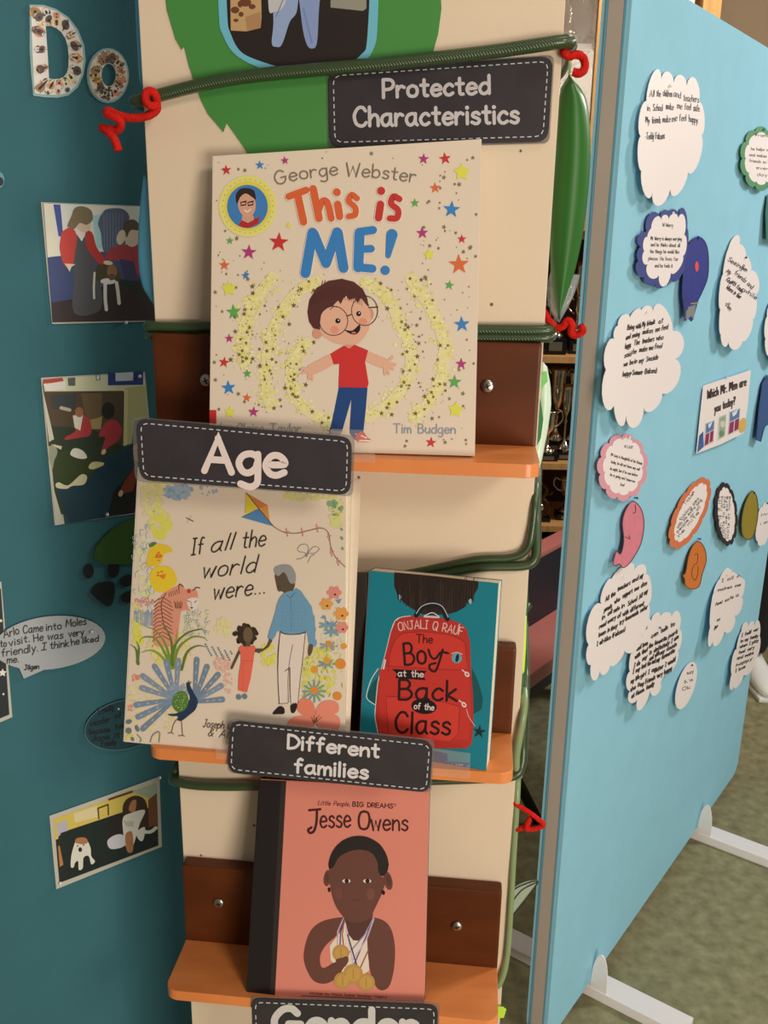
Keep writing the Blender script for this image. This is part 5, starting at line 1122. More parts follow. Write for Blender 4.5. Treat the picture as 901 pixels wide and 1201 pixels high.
def d3(cv):
    q = lambda *p: [(40 + a[0] / 5.005, 900 + a[1] / 5.005) for a in p]
    cv.poly(q((116, 302), (720, 88), (730, 458), (148, 678)), (34, 34, 30), 0)
    cv.poly(q((116, 302), (720, 88), (722, 230), (520, 262), (150, 385), (140, 420), (122, 425)), (196, 166, 74), 1); cv.poly(q((130, 330), (190, 310), (200, 390), (140, 400)), (170, 156, 160), 2); cv.poly(q((230, 270), (370, 225), (380, 290), (240, 325)), (204, 180, 130), 2)
    cv.poly(q((575, 140), (720, 90), (722, 200), (640, 170)), (150, 150, 120), 2)
    cv.poly(q((155, 385), (520, 262), (650, 340), (730, 458), (148, 678)), (28, 34, 30), 3, False); cv.poly(q((140, 460), (150, 460), (172, 570), (150, 585)), (170, 110, 60), 3); cv.poly(q((670, 190), (720, 150), (724, 340), (670, 350)), (110, 64, 34), 3)
    cv.stroke(q((380, 300), (374, 240), (434, 218), (436, 278)), 1.7, (60, 46, 30), 4, False); cv.stroke(q((440, 188), (575, 142)), 2.6, (90, 52, 30), 4, False)
    cv.poly(q((520, 230), (545, 185), (600, 165), (650, 190), (668, 260), (670, 345), (640, 360), (600, 300), (530, 300)), (58, 36, 24), 5, True)
    W_, Bn, Dk = (206, 192, 170), (160, 104, 64), (40, 30, 28)
    cv.poly(q((425, 380), (460, 290), (520, 280), (540, 360), (520, 420), (440, 440)), Dk, 5, True); cv.poly(q((430, 430), (480, 395), (525, 400), (530, 460), (450, 478)), (190, 180, 176), 6, True)
    cv.poly(q((520, 300), (560, 270), (650, 250), (620, 330), (600, 400), (575, 470), (540, 470), (525, 400)), W_, 7, True); cv.poly(q((570, 200), (600, 195), (590, 260), (555, 250)), Bn, 8, True); cv.poly(q((535, 395), (575, 380), (580, 488), (545, 490)), Bn, 8, True); cv.poly(q((600, 380), (650, 350), (640, 425), (615, 425)), W_, 8, True); cv.stroke(q((625, 375), (680, 378), (715, 355)), 4, W_, 8)
    for k in range(5): cv.stroke(q((530 + k * 12, 315), (545 + k * 9, 345)), .7, (120, 110, 100), 9, False)
    cv.poly(q((218, 520), (230, 470), (250, 425), (300, 415), (330, 470), (335, 520), (357, 550), (335, 568), (320, 520), (290, 530), (285, 590), (262, 600), (258, 550), (240, 560), (232, 585), (215, 582)), W_, 6, True); cv.poly(q((240, 440), (250, 415), (300, 412), (315, 440), (290, 450), (262, 448)), Bn, 7, True)
    cv.ell(*q((270, 482))[0], 2.2, 2.8, Dk, 8); cv.ell(*q((255, 460))[0], .9, None, Dk, 8); cv.ell(*q((290, 455))[0], .9, None, Dk, 8)
photo('white-bordered photo of two small dogs on a dark sofa, lowest on the left board', [(58, 957), (187, 911), (190, 993), (66, 1043)], d3, pins=((186.5, 911.5), (70, 1035)))
def d4(cv): cv.poly([(-18, 700), (1, 690), (11, 838), (-18, 850)], (28, 34, 38), 0); cv.star(3, 789, 5, (220, 220, 214), 1, 0, .5); cv.ell(4, 814, 1.2, None, (220, 220, 214), 1); cv.ell(1, 728, 1.6, None, (210, 206, 190), 1)
photo('dark photo cut off by the left edge of the picture, behind the white speech bubble', [(-20, 690), (1.5, 682), (14.5, 841), (-20, 856)], d4)

# speech bubbles
M_BUB = alb_mat('bubble_paper', (150, 146, 140), KP, rough=0.5)
def bubble_pts(cx, cy, rx, ry, rot, tail=None, n=40):
    P = []; c, d = math.cos(math.radians(rot)), math.sin(math.radians(rot))
    for k in range(n):
        a = 2 * math.pi * k / n; X, Y = rx * math.cos(a), ry * math.sin(a); P.append((cx + X * c - Y * d, cy + X * d + Y * c))
    if tail:
        i = min(range(n), key=lambda j: (P[j][0] - tail[0][0]) ** 2 + (P[j][1] - tail[0][1]) ** 2); j = min(range(n), key=lambda j: (P[j][0] - tail[2][0]) ** 2 + (P[j][1] - tail[2][1]) ** 2)
        lo, hi = min(i, j), max(i, j); P = P[:lo + 1] + [tail[1]] + P[hi:]
    return P
root, fr = pinned(LPF, 'white speech bubble with a handwritten note about a friendly visit, left edge', 'speech bubble', 'speech_bubble', bubble_pts(58, 754, 66, 31, -7, ((25, 783), (28, 796), (47, 786))), M_BUB, (.004, .004, .004))
cv = Canvas(fr, 0.0003, k=KP); BK2 = (34, 30, 30)
def px3(*p): return [(q[0] / 4.619, 600 + q[1] / 4.619) for q in p]
for t, a, b, h in (('Arlo', (22, 684), (104, 660), 9), ('Came', (126, 660), (232, 646), 9), ('into', (250, 645), (332, 634), 8), ('Moles', (356, 625), (466, 612), 8.5), ('to', (2, 734), (34, 730), 8), ('visit.', (50, 730), (160, 704), 8), ('He', (184, 706), (234, 696), 8.5),
                   ('was', (258, 694), (340, 685), 8), ('very', (372, 680), (454, 668), 8), ('friendly.', (10, 786), (205, 754), 8.5), ('I', (224, 752), (250, 748), 8), ('think', (272, 744), (372, 730), 8), ('he', (388, 726), (430, 716), 8), ('liked', (446, 714), (532, 702), 7), ('me.', (38, 822), (100, 815), 8), ('Jilgen', (132, 858), (210, 850), 5.5)):
    cv.text(t, px3(a, b), h, 1.25, BK2, 0, slant=.15, jit=.03)
cv.stroke([(105, 741), (109, 740)], 3, (110, 108, 104), 0); cv.build('handwriting', root, MATTE); pin(fr, root, 107, 740)
root, fr = pinned(LPF, 'dim see-through grey speech bubble half hidden by the white picture book', 'speech bubble', 'speech_bubble', bubble_pts(146, 850, 48, 29, -14), alb_mat('film_bubble', (36, 62, 66), KP, rough=0.25, coat=0.4), (.003, .003, .003))
cv = Canvas(fr, 0.0003, k=KP); cv.stroke(bubble_pts(146, 850, 47.4, 28.4, -14), .7, (90, 118, 118), 0, False, closed=True)
q6 = lambda *p: [(90 + a[0] / 11.26, 800 + a[1] / 11.26) for a in p]
for t, a, b in (('I really', (295, 430), (490, 360)), ('reader', (190, 585), (440, 520)), ('of', (500, 480), (580, 470)), ('because', (170, 695), (440, 655)), ('he', (520, 625), (610, 600)), ('done it', (200, 780), (560, 735)), ('Family', (330, 850), (520, 825))): cv.text(t, q6(a, b), 6.2, 1.3, (12, 22, 24), 0, slant=.15, jit=.04)
cv.build('handwriting', root, MATTE); pin(fr, root, 138, 830.5, None, .0014)
# green leaf shape and paw print
root, fr = pinned(LPF, 'shiny green leaf shape above the black paw print, beside the white picture book', 'leaf', 'green_leaf_shape', [(110, 655), (112, 642), (120, 632), (132, 620), (150, 610), (200, 600), (200, 655), (150, 662), (122, 662)], alb_mat('leaf_green_dark', (46, 74, 18), KP, rough=0.2, coat=0.8), (.003, .003, .003))
PAW = [[(104, 670, 6.3, 8.6, 4)], [(133.5, 668.5, 6.6, 9.6, 12)], [(150, 681, 9.5, 6.4, -25)], [(152, 700, 10, 6.6, -18)]]
outl = catmull([(107, 694), (112, 686), (120, 683), (130, 682.5), (134.5, 686), (134, 700), (131, 709), (126, 711), (118, 706), (110, 699)], 5, True)
root, fr = pinned(LPF, 'black paw print cut-out on the left board, below the green leaf shape', 'paw print', 'paw_print', [tuple(p) for p in outl], alb_mat('paw_black', (14, 18, 20), KP, rough=0.5))
for (x, y, rx, ry, rot) in [p[0] for p in PAW]: card_prism('toe', fr, bubble_pts(x, y, rx, ry, rot, None, 18), 0.0005, MATS['paw_black'], root)
root, fr = pinned(LPF, 'tiny round black pin cap at the left edge of the picture', 'pin', 'round_pin', bubble_pts(-2, 211, 7, 10, 0, None, 18), alb_mat('pale_blue_dot', (92, 132, 140), KP, rough=0.4))
cv = Canvas(fr, 0.0003, k=KP); cv.ell(-1, 213, 5, 5.6, (30, 30, 36), 0); cv.build('dark_dot', root, GLOSS)

# ------------------------------------------------------------ cards pinned to the right board
KR = KW
M_CLOUD = mat('cloud_card', (236, 214, 198), 0.5, coat=0.15)
INKB = (58, 46, 44)
rw = random.Random(21)
def lines_of(cv, rows, h, w, col=INKB, jit=.06, slant=.1, up=None, xs=1):
    for t, a, b in rows: cv.text(t, [a, b], h, w * .85, col, 0, slant=slant, jit=jit, n=2, up=up, rnd=rw)
def cloud(label, outline, rows, h, w, off=(.016, .014, .004), col=None, pins=(), slant=.1, jit=.06, cat='cloud card', name='speech_cloud', rim=None, up=None, group=None):
    m = M_CLOUD if rim is None else mat('cloud_rim_%d_%d_%d' % rim, rim, 0.5, coat=.15)
    root, fr = pinned(RPF, label, cat, name, outline if rim is None else col, m, off)
    cv = Canvas(fr, 0.0003)
    if rim is not None: cv.poly(outline, (236, 214, 198), 0); cv.z0 += .0002
    lines_of(cv, rows, h, w, slant=slant, jit=jit, up=up)
    cv.build('handwriting' if rim is None else 'white_print', root, MATTE)
    for p in pins: pin(fr, root, *p)
    return root, fr
q7 = lambda *p: [(730 + a[0] / 6.675, 70 + a[1] / 6.675) for a in p]
def rowsq(q, L): return [(t, q(a)[0], q(b)[0]) for t, a, b in L]
cloud('tallest white scalloped cloud with three rows of writing, top of the right board',
      scallop(q7((190, 325), (250, 92), (308, 165), (356, 92), (405, 185), (458, 118), (505, 205), (575, 150), (603, 330), (645, 450), (622, 590), (600, 800), (515, 880), (440, 1050), (378, 1010), (285, 1145), (240, 1030), (180, 1060), (150, 870), (122, 740), (145, 600), (135, 440))),
      rowsq(q7, [('All', (212, 288), (250, 290)), ('the', (268, 285), (300, 290)), ('children', (318, 285), (388, 290)), ('and', (400, 290), (455, 300)), ('teachers', (478, 320), (598, 335)), ('in', (195, 400), (215, 402)), ('School', (240, 402), (315, 402)), ('make', (342, 388), (400, 392)), ('me', (430, 385), (468, 388)), ('feel', (488, 392), (536, 395)), ('safe.', (556, 400), (608, 408)),
                 ('My', (182, 490), (212, 500)), ('friends', (232, 498), (298, 495)), ('make', (315, 490), (375, 488)), ('me', (388, 485), (428, 480)), ('feel', (445, 480), (500, 476)), ('happy.', (520, 485), (595, 498)), ('-Teddy Falcons', (180, 625), (330, 620))]), 7.6, .85, pins=((785, 101),), up=(0, -1))
q8 = lambda *p: [(690 + a[0] / 4.27, 340 + a[1] / 4.27) for a in p]
cloud('largest white cloud with six handwritten rows, middle left of the right board',
      scallop(q8((150, 180), (175, 125), (210, 140), (245, 95), (265, 110), (300, 78), (325, 115), (375, 80), (425, 205), (480, 260), (437, 345), (455, 450), (372, 520), (330, 600), (280, 590), (235, 690), (190, 625), (160, 680), (130, 580), (75, 560), (90, 400), (88, 290), (135, 250), (130, 210))),
      rowsq(q8, [('Being with', (195, 200), (262, 190)), ('My friends', (270, 185), (332, 170)), ('at', (352, 168), (372, 165)), ('and seeing', (188, 250), (256, 230)), ('makes', (272, 222), (322, 214)), ('me', (336, 210), (358, 206)), ('feel', (366, 205), (398, 196)), ('happy.', (184, 295), (214, 285)), ('The', (228, 278), (256, 270)), ('teachers', (270, 268), (328, 256)), ('who', (340, 254), (374, 248)),
                 ('said', (180, 340), (214, 330)), ('he', (222, 322), (240, 318)), ('make', (255, 312), (294, 304)), ('me', (304, 302), (324, 298)), ('feel', (332, 294), (368, 290)), ('we be', (176, 385), (224, 372)), ('in', (230, 370), (242, 366)), ('my', (254, 366), (276, 360)), ('Seaside', (290, 358), (348, 346)), ('happy-Summer (falcons)', (172, 432), (342, 414))]), 5.8, 1.05, pins=((758, 366),), up=(.1, -1))
q9 = lambda *p: [(730 + a[0] / 5.269, 230 + a[1] / 5.269) for a in p]
cloud('dark-blue-rimmed cloud of printed text below the tallest white cloud', scallop(q9((178, 200), (205, 130), (240, 150), (262, 115), (288, 145), (315, 108), (345, 135), (385, 130), (382, 240), (398, 300), (375, 370), (350, 450), (300, 475), (255, 560), (225, 490), (165, 500), (155, 420), (125, 400), (135, 340), (130, 280), (155, 255), (160, 225))),
      rowsq(q9, [('W Worry', (248, 188), (312, 192)), ('Mr Worry is always worrying', (175, 272), (365, 275)), ('and he thinks about all', (175, 310), (355, 315)), ('the things he would like', (170, 352), (350, 355)), ('please. He lives far', (160, 395), (345, 400)), ('and he feels it', (200, 440), (310, 442))]), 4.3, .62, (.010, .010, .004),
      col=scallop(q9((150, 220), (170, 110), (235, 130), (260, 85), (290, 110), (318, 80), (350, 120), (385, 80), (402, 200), (408, 300), (385, 400), (360, 500), (300, 520), (240, 570), (210, 545), (150, 545), (140, 500), (90, 470), (100, 400), (95, 340), (125, 320), (95, 260))), rim=(52, 62, 118), slant=0, jit=.02, pins=((788, 250),), up=(0, -1))
cloud('white cloud with steeply sloping handwriting, upper right of the board',
      scallop(q9((655, 330), (705, 240), (725, 300), (755, 320), (762, 370), (790, 400), (795, 460), (845, 520), (825, 610), (830, 700), (805, 760), (790, 850), (745, 895), (690, 950), (660, 885), (630, 930), (610, 850), (600, 800), (608, 700), (600, 600), (625, 480), (635, 400))),
      rowsq(q9, [('Seeing', (650, 400), (740, 455)), ('Ben', (735, 450), (765, 468)), ('My', (640, 470), (660, 490)), ('friends and', (690, 480), (800, 575)), ('Kind', (640, 520), (665, 545)), ('with family', (668, 535), (740, 600)), ('while', (748, 590), (825, 640)), ('Where in time', (640, 570), (725, 635)), ('-Ben', (632, 665), (660, 710))]), 5.2, .95, pins=((874, 302, (40, 40, 44)),), slant=0)
qa = lambda *p: [(660 + a[0] / 3.739, 580 + a[1] / 3.739) for a in p]
cloud('white cloud tilted left with seven rows of writing, below the pink-rimmed cloud',
      scallop(qa((215, 370), (290, 300), (308, 345), (350, 305), (365, 350), (390, 400), (378, 480), (375, 560), (345, 610), (325, 680), (272, 685), (240, 740), (210, 745), (185, 790), (165, 770), (135, 815), (125, 745), (105, 720), (115, 660), (115, 540), (170, 480), (180, 410))),
      rowsq(qa, [('All the', (188, 470), (230, 440)), ('teachers', (240, 425), (295, 395)), ('and', (305, 388), (330, 375)), ('my', (338, 372), (352, 360)), ('parents', (182, 515), (215, 495)), ('who', (226, 480), (250, 465)), ('support', (262, 455), (305, 430)), ('me don', (315, 425), (368, 395)), ('in all', (172, 550), (215, 520)), ('safe', (222, 520), (248, 505)), ('in', (258, 500), (270, 492)), ('School', (285, 490), (325, 465)), ('All my', (335, 460), (372, 430)),
                 ('read every', (160, 590), (232, 545)), ('of', (240, 545), (255, 535)), ('with different', (262, 535), (355, 485)), ('been in', (158, 625), (205, 600)), ('they try', (210, 600), (268, 560)), ('lemonade safer', (275, 555), (372, 500)), ('I all-Alice (Falcons)', (150, 665), (272, 600))]), 5.2, 1.15, up=(.08, -1), pins=((731, 676),), jit=.05)
qb = lambda *p: [(680 + a[0] / 6.669, 660 + a[1] / 6.669) for a in p]
cloud('white cloud crowded with bold writing to its very edge, overlapping the tilted one',
      scallop(qb((480, 500), (520, 440), (560, 460), (600, 390), (635, 425), (680, 385), (720, 420), (780, 390), (780, 520), (800, 600), (765, 690), (760, 780), (700, 850), (650, 900), (640, 960), (590, 1040), (555, 990), (480, 1150), (450, 1070), (390, 1090), (395, 1000), (365, 940), (395, 850), (400, 720), (445, 640), (450, 560))),
      rowsq(qb, [('Falls', (478, 545), (525, 515)), ('I', (470, 610), (480, 605)), ('can talk to', (560, 590), (740, 490)), ('and love', (445, 690), (530, 640)), ('the favourite', (540, 670), (680, 600)), ('park', (695, 590), (765, 550)), ('with that', (430, 755), (530, 690)), ('is definitely', (545, 720), (700, 640)), ('I am', (715, 630), (770, 590)), ('I do', (425, 820), (470, 795)), ('my', (490, 770), (525, 745)), ('and with', (545, 770), (620, 720)), ('my cousin', (630, 720), (755, 650)),
                 ('I my', (415, 870), (470, 840)), ('best fun and', (485, 830), (590, 780)), ('my favourite', (600, 780), (740, 700)), ('my life', (400, 945), (465, 905)), ('girl I am', (475, 900), (600, 840)), ('better I would', (585, 860), (745, 770)), ('she is', (395, 1010), (470, 960)), ('my Friends very happy', (475, 970), (720, 840)), ('at House. family', (405, 1060), (580, 960))]), 5.0, 1.25, up=(.08, -1), pins=((773, 736, (60, 70, 150)),), jit=.05)
cloud('slim white cloud leaning right with faint writing, lower right of the board',
      scallop(qa((690, 370), (725, 320), (740, 350), (770, 315), (780, 345), (800, 380), (785, 450), (785, 500), (755, 530), (745, 590), (710, 600), (680, 660), (660, 640), (640, 660), (648, 580), (650, 500), (665, 430), (672, 400))),
      rowsq(qa, [('I all in', (698, 385), (780, 360)), ('makes me', (680, 425), (780, 400)), ('feel safe is', (668, 490), (770, 445)), ('to', (675, 560), (690, 550)), ('Ben', (665, 595), (680, 580))]), 3.6, .8, (.022, .018, .003), up=(.1, -1), pins=((852, 675, (232, 190, 110)),))
cloud('small narrow white cloud crammed with writing near the far bottom edge of the board',
      scallop(qa((785, 600), (800, 560), (815, 580), (832, 555), (842, 578), (862, 555), (865, 620), (862, 690), (838, 720), (830, 770), (795, 790), (770, 840), (752, 840), (735, 850), (742, 790), (745, 720), (765, 680), (770, 640))),
      rowsq(qa, [('I feel ver', (785, 625), (858, 595)), ('to my family', (780, 650), (856, 625)), ('when I play', (776, 675), (858, 645)), ('feel very', (772, 700), (840, 675)), ('and make', (765, 725), (836, 700)), ('happy', (760, 755), (830, 725)), ('I love', (758, 780), (800, 760))]), 3.6, .95, up=(.08, -1), pins=((879, 740, (60, 60, 60)),), jit=.06)
cloud('tiny oval white card with a few scribbles, alone low on the right board', bubble_pts(805, 804, 10, 29, 17, None, 26), rowsq(qa, [('say', (545, 790), (575, 780)), ('A is', (535, 830), (570, 815)), ('Ok', (525, 860), (560, 850))]), 3.6, .7, (.012, .012, .003), cat='oval card', name='oval_card', pins=((811, 780, (50, 50, 54)),))
# pink and orange and black rimmed clouds, mint rimmed cloud
cloud('pink-rimmed cloud of printed text below the largest white cloud', autocloud(731, 547, 24, 34, 4, 11, .10),
      rowsq(q8, [('W LAZY', (180, 790), (222, 796)), ('Mr Lazy is thoughtful of his friends', (112, 830), (268, 876)), ('today, he did not leave any well', (112, 866), (255, 905)), ('be might, but if he was before', (108, 900), (245, 935)), ('he is going and tomorrow', (108, 930), (232, 966)), ('bed', (160, 980), (178, 984))]), 3.2, .55, (.014, .012, .003),
      col=autocloud(730.5, 548, 30, 40, 4, 11, .12), rim=(218, 144, 146), slant=0, jit=.02, pins=((737, 513),))
cloud('orange-rimmed narrow cloud tilted to the right, centre of the board', autocloud(810, 601, 12.5, 38, 25, 12, .08), rowsq(lambda *p: [(770 + a[0] / 6.005, 500 + a[1] / 6.005) for a in p], [('Tickle', (200, 555), (262, 480)), ('tickling peo', (170, 665), (300, 510)), ('with his extra long', (150, 720), (320, 520)), ('people ar all', (150, 750), (310, 570)), ('he mite', (160, 780), (300, 610))]), 3.2, .65, (.010, .010, .003),
      col=autocloud(809.5, 602, 17.5, 46, 25, 12, .08), rim=(212, 110, 66), slant=0, jit=.02, pins=((812, 577, (220, 60, 50)),))
cloud('black-rimmed narrow cloud to the right of the orange-rimmed one', autocloud(852, 603, 10, 32, -4, 13, .08), [('W%s' % t, (850 - 7.5 + i * 3, 632), (850 - 5 + i * 3, 582)) for i, t in enumerate(('orries a lot', 'hen it rains', 'ants to stay', 'ill be safe', 'aits at home'))], 2.8, .55, (.010, .010, .003),
      col=autocloud(852, 603, 13.5, 38, -4, 13, .10), rim=(38, 32, 36), slant=0, jit=.02, up=(-1, 0))
cloud('green-rimmed cloud of printed text cut off at the upper right edge', autocloud(893, 186, 20, 31, 0, 10, .10), [('Friendly', (886, 160), (906, 161)), ('he helps others', (881, 176), (911, 178)), ('and makes all his', (879, 183), (912, 186)), ('friends so happy', (879, 190), (912, 193)), ('every', (887, 198), (905, 200)), ('day', (888, 206), (900, 207))], 3.4, .6, (.010, .010, .003),
      col=autocloud(893, 186, 25, 38, 0, 10, .12), rim=(74, 134, 84), slant=0, jit=.02, pins=((895, 152, (40, 120, 70)),), up=(0, -1))
cloud('small white card half out of frame beside the mustard oval', autocloud(896, 615, 9, 26, 8, 9, .1), [('Mr', (893, 606), (901, 604)), ('is', (892, 616), (900, 613))], 3, .5, (.014, .012, .003), pins=((899, 590, (30, 30, 34)),))
cloud('white cloud edge cut off by the right side of the picture, under the green-rimmed cloud', autocloud(911, 385, 14, 42, 4, 9, .1), [('happy', (902, 370), (920, 372)), ('see', (902, 382), (920, 384))], 4, .7, (.016, .014, .003))
# the title poster
root, fr = pinned(RPF, 'white poster with a which are you today question and window drawings, right board', 'poster', 'paper_poster', [(820, 460), (826, 452), (881, 434), (877, 478), (872, 508), (846, 521), (817, 532), (820, 500), (825, 454)], M_CLOUD, (.006, .014, .002))
cv = Canvas(fr, 0.0003)
q5 = lambda *p: [(690 + a[0] / 4.27, 340 + a[1] / 4.27) for a in p]
cv.text('Which Mr. Men are', q5((596, 545), (790, 478)), 9.6, 1.5, (66, 50, 48), 1, up=(.05, -1)); cv.text('you today?', q5((632, 614), (735, 572)), 9, 1.3, (66, 50, 48), 1, up=(.05, -1))
for (x0, y0, x1, y1, tp, a) in ((586, 668, 634, 650, 'w', (140, 40, 70)), (706, 610, 762, 590, 'w', (140, 44, 76)), (654, 636, 692, 620, 'g', (110, 130, 90))):
    cv.poly(q5((x0, y0), (x1, y1), (x1 - 6, y1 + 112), (x0 - 8, y0 + 120)), (204, 190, 176), 1)
    if tp == 'w':
        cv.poly(q5((x0 + 4, y0 + 4), (x1 - 4, y1 + 6), (x1 - 6, y1 + 48), (x0 + 2, y0 + 52)), (88, 110, 146), 2); cv.poly(q5((x0 + 14, y0 + 6), (x1 - 12, y1 + 8), (x1 - 20, y1 + 32), (x0 + 18, y0 + 26)), (214, 210, 204), 3)
        cv.poly(q5((x0 + 2, y0 + 56), (x1 - 6, y1 + 52), (x1 - 10, y1 + 106), (x0 - 4, y0 + 114)), a, 2); cv.stroke(q5(((x0 + x1) / 2 - 1, (y0 + y1) / 2 + 50), ((x0 + x1) / 2 - 6, (y0 + y1) / 2 + 110)), .9, (210, 196, 200), 3)
    else:
        cv.poly(q5((x0 + 4, y0 + 6), (x1 - 4, y1 + 6), (x1 - 8, y1 + 106), (x0, y0 + 112)), (150, 160, 124), 2); cv.ell(*q5(((x0 + x1) / 2, y0 + 36))[0], 3, 4, (200, 190, 170), 3); cv.ell(*q5(((x0 + x1) / 2 - 6, y0 + 84))[0], 3, 4, a, 3)
cv.ell(*q5((772, 678))[0], 4.4, 9, (214, 164, 78), 4, 12); cv.poly(q5((556, 730), (576, 708), (578, 786), (546, 815)), (60, 92, 140), 4); cv.stroke(q5((562, 760), (566, 720)), .8, (40, 60, 110), 5)
cv.build('poster_print', root, MATTE); pin(fr, root, 852, 443)
# plain coloured paper shapes
def shape(label, pts, col, off=(.012, .012, .004), edge=None, pins=(), smooth=True, name='paper_shape', extra=None):
    P = [tuple(p) for p in catmull(pts, 4, True)] if smooth else pts
    root, fr = pinned(RPF, label, 'paper shape', name, P, mat('paper_%d_%d_%d' % col, col, 0.45, noise=.12, nscale=60, coat=.2), off)
    cv = Canvas(fr, 0.0003)
    if edge: cv.stroke(P, .9, edge, 0, False, closed=True)
    if extra: extra(cv)
    if cv.vs: cv.build('drawn_outline', root, MATTE)
    for p in pins: pin(fr, root, *p)
shape('long dark blue paper oval with pale strips at its foot, beside the dark-blue-rimmed cloud', q9((475, 250), (515, 290), (532, 370), (528, 500), (490, 600), (465, 650), (455, 690), (430, 770), (405, 755), (385, 770), (382, 700), (370, 600), (380, 450), (400, 330), (435, 270)), (42, 52, 124), edge=(30, 36, 84),
      extra=lambda cv: (cv.poly(q9((395, 690), (455, 670), (440, 768), (425, 740), (408, 756), (390, 762)), (126, 122, 112), 1), cv.ell(*q9((460, 435))[0], 2.2, 6, (222, 62, 62), 1), cv.stroke(q9((425, 665), (465, 660)), 1.8, (150, 120, 70), 2), cv.poly(q9((378, 650), (400, 630), (405, 700), (385, 715)), (36, 44, 106), 2)), pins=((819, 279, (60, 70, 140)),))
shape('pink paper shape with a small tail below the pink-rimmed cloud', qa((310, 30), (345, 65), (357, 130), (345, 210), (315, 270), (285, 310), (262, 320), (250, 305), (222, 310), (235, 250), (255, 260), (268, 200), (262, 120), (280, 60)), (222, 124, 130), edge=(80, 46, 56), extra=lambda cv: (cv.stroke(qa((318, 45), (320, 75), (308, 82)), .8, (70, 40, 46), 1), cv.stroke(qa((275, 185), (295, 195), (290, 180)), .8, (110, 60, 66), 1)), pins=((746, 584, (30, 90, 80)),))
shape('orange paper oval low in the centre of the right board', qa((595, 205), (622, 235), (630, 290), (612, 350), (600, 400), (570, 415), (540, 400), (535, 370), (528, 355), (540, 340), (550, 280), (568, 230)), (214, 114, 44), edge=(110, 60, 36), extra=lambda cv: cv.stroke(qa((578, 265), (592, 262), (590, 300), (575, 310), (566, 350), (580, 375), (592, 350), (594, 315)), .8, (120, 66, 30), 1), pins=((820, 632, (40, 70, 130)),))
shape('mustard yellow paper oval near the right edge, beside the black-rimmed cloud', [(882, 576), (888, 584), (889, 605), (884, 628), (877, 633), (871, 627), (870, 610), (874, 590)], (152, 128, 40), edge=(70, 60, 30), pins=((884, 578, (40, 40, 30)),))
shape('slate blue paper shape with ragged tail at the right edge, beside the poster', [(899, 440), (894, 450), (890, 480), (887, 516), (892, 518), (897, 500), (905, 495), (912, 470), (908, 445)], (48, 84, 128), edge=(34, 52, 84), smooth=False, pins=((899, 444, (40, 110, 90)),))
shape('dark green paper shape cut by the right edge just under the green-rimmed cloud', [(900, 228), (898, 250), (899, 282), (912, 284), (914, 230)], (50, 110, 96), smooth=False)

# ------------------------------------------------------------ trophy cabinet behind
CF = Frame((0, 2.9, 0), (1, 0, 0), (0, 0, 1), (0, -1, 0))
M_PINE = mat('pine_wood', (222, 160, 92), 0.5, color2=(200, 138, 74), nscale=6, stretch=(14, 14, 1.2))
M_PINED = mat('cabinet_back_brown', (70, 40, 20), 0.7, noise=.2)
def CX_(x, y): return CF.hit(x, y).x
def CZ_(x, y): return CF.hit(x, y).z
cab = empty('trophy_cabinet', Matrix.Translation((0, 0, 0)), 'pine cabinet with open shelves of trophies behind the boards', 'cabinet')
xl, xr = 0.15, CX_(845, 20)
zs = [CZ_(656, 426), CZ_(654, 551), CZ_(650, 624)]
box('back_panel', (xl, 3.20, 0.0), (xr, 3.22, 2.35), M_PINED, cab)
box('side_panel', (xl, 2.9, 0), (xl + .022, 3.2, 2.35), M_PINE, cab); box('side_panel', (xr - .022, 2.9, 0), (xr, 3.2, 2.35), M_PINE, cab)
box('top_panel', (xl, 2.9, 2.35), (xr, 3.22, 2.372), M_PINE, cab)
for z in zs: box('shelf', (xl + .022, 2.9, z), (xr - .022, 3.2, z + .020), M_PINE, cab, 0.001)
zr_ = CZ_(700, 281)
box('divider_shelf', (xl + .022, 2.9, zr_), (xr - .022, 3.2, zr_ + .022), M_PINE, cab, 0.001)
box('plinth_panel', (xl + .022, 2.93, 0), (xr - .022, 2.95, zs[2] - .03), mat('dark_plinth', (26, 20, 18), .8, raw=True), cab)
x1, x2, x3 = CX_(692, 150), CX_(706, 150), CX_(722, 150)
box('door_stile', (CX_(683, 245), 2.872, zr_ + .024), (CX_(697, 245), 2.898, 2.34), M_PINE, cab, .001)
box('door_stile', (CX_(699, 240), 2.872, zr_ + .024), (CX_(712, 240), 2.898, 2.34), M_PINE, cab, .001)
box('door_stile', (xr - .06, 2.872, zr_ + .024), (xr - .022, 2.898, 2.34), M_PINE, cab, .001)
box('door_stile', (xr - .12, 2.872, zr_ + .024), (xr - .084, 2.898, 2.34), mat('white_stile', (232, 214, 190), .5), cab, .001)
M_GLASS = mat('cabinet_glass', (190, 180, 170), 0.05, alpha=0.22, coat=1.0, raw=True)
box('glass_door', (xl + .03, 2.882, zr_ + .03), (CX_(683, 245), 2.886, 2.33), M_GLASS, cab)
M_GREY = mat('grey_backing', (138, 112, 94), 0.6, noise=.15, nscale=8)
box('grey_backing', (xl + .022, 3.18, zr_ + .022), (xr - .022, 3.199, 2.34), M_GREY, cab)
box('white_shelf', (xl + .022, 2.93, CZ_(690, 57)), (CX_(683, 245), 3.17, CZ_(690, 57) + .018), mat('white_shelf', (238, 222, 200), .5), cab)
box('white_shelf', (xl + .022, 2.93, CZ_(690, 122)), (CX_(683, 245), 3.17, CZ_(690, 122) + .014), MATS['white_shelf'], cab)
M_SIL = mat('trophy_silver', (214, 204, 188), 0.16, metal=1.0, raw=True, bump=.15, bscale=40)
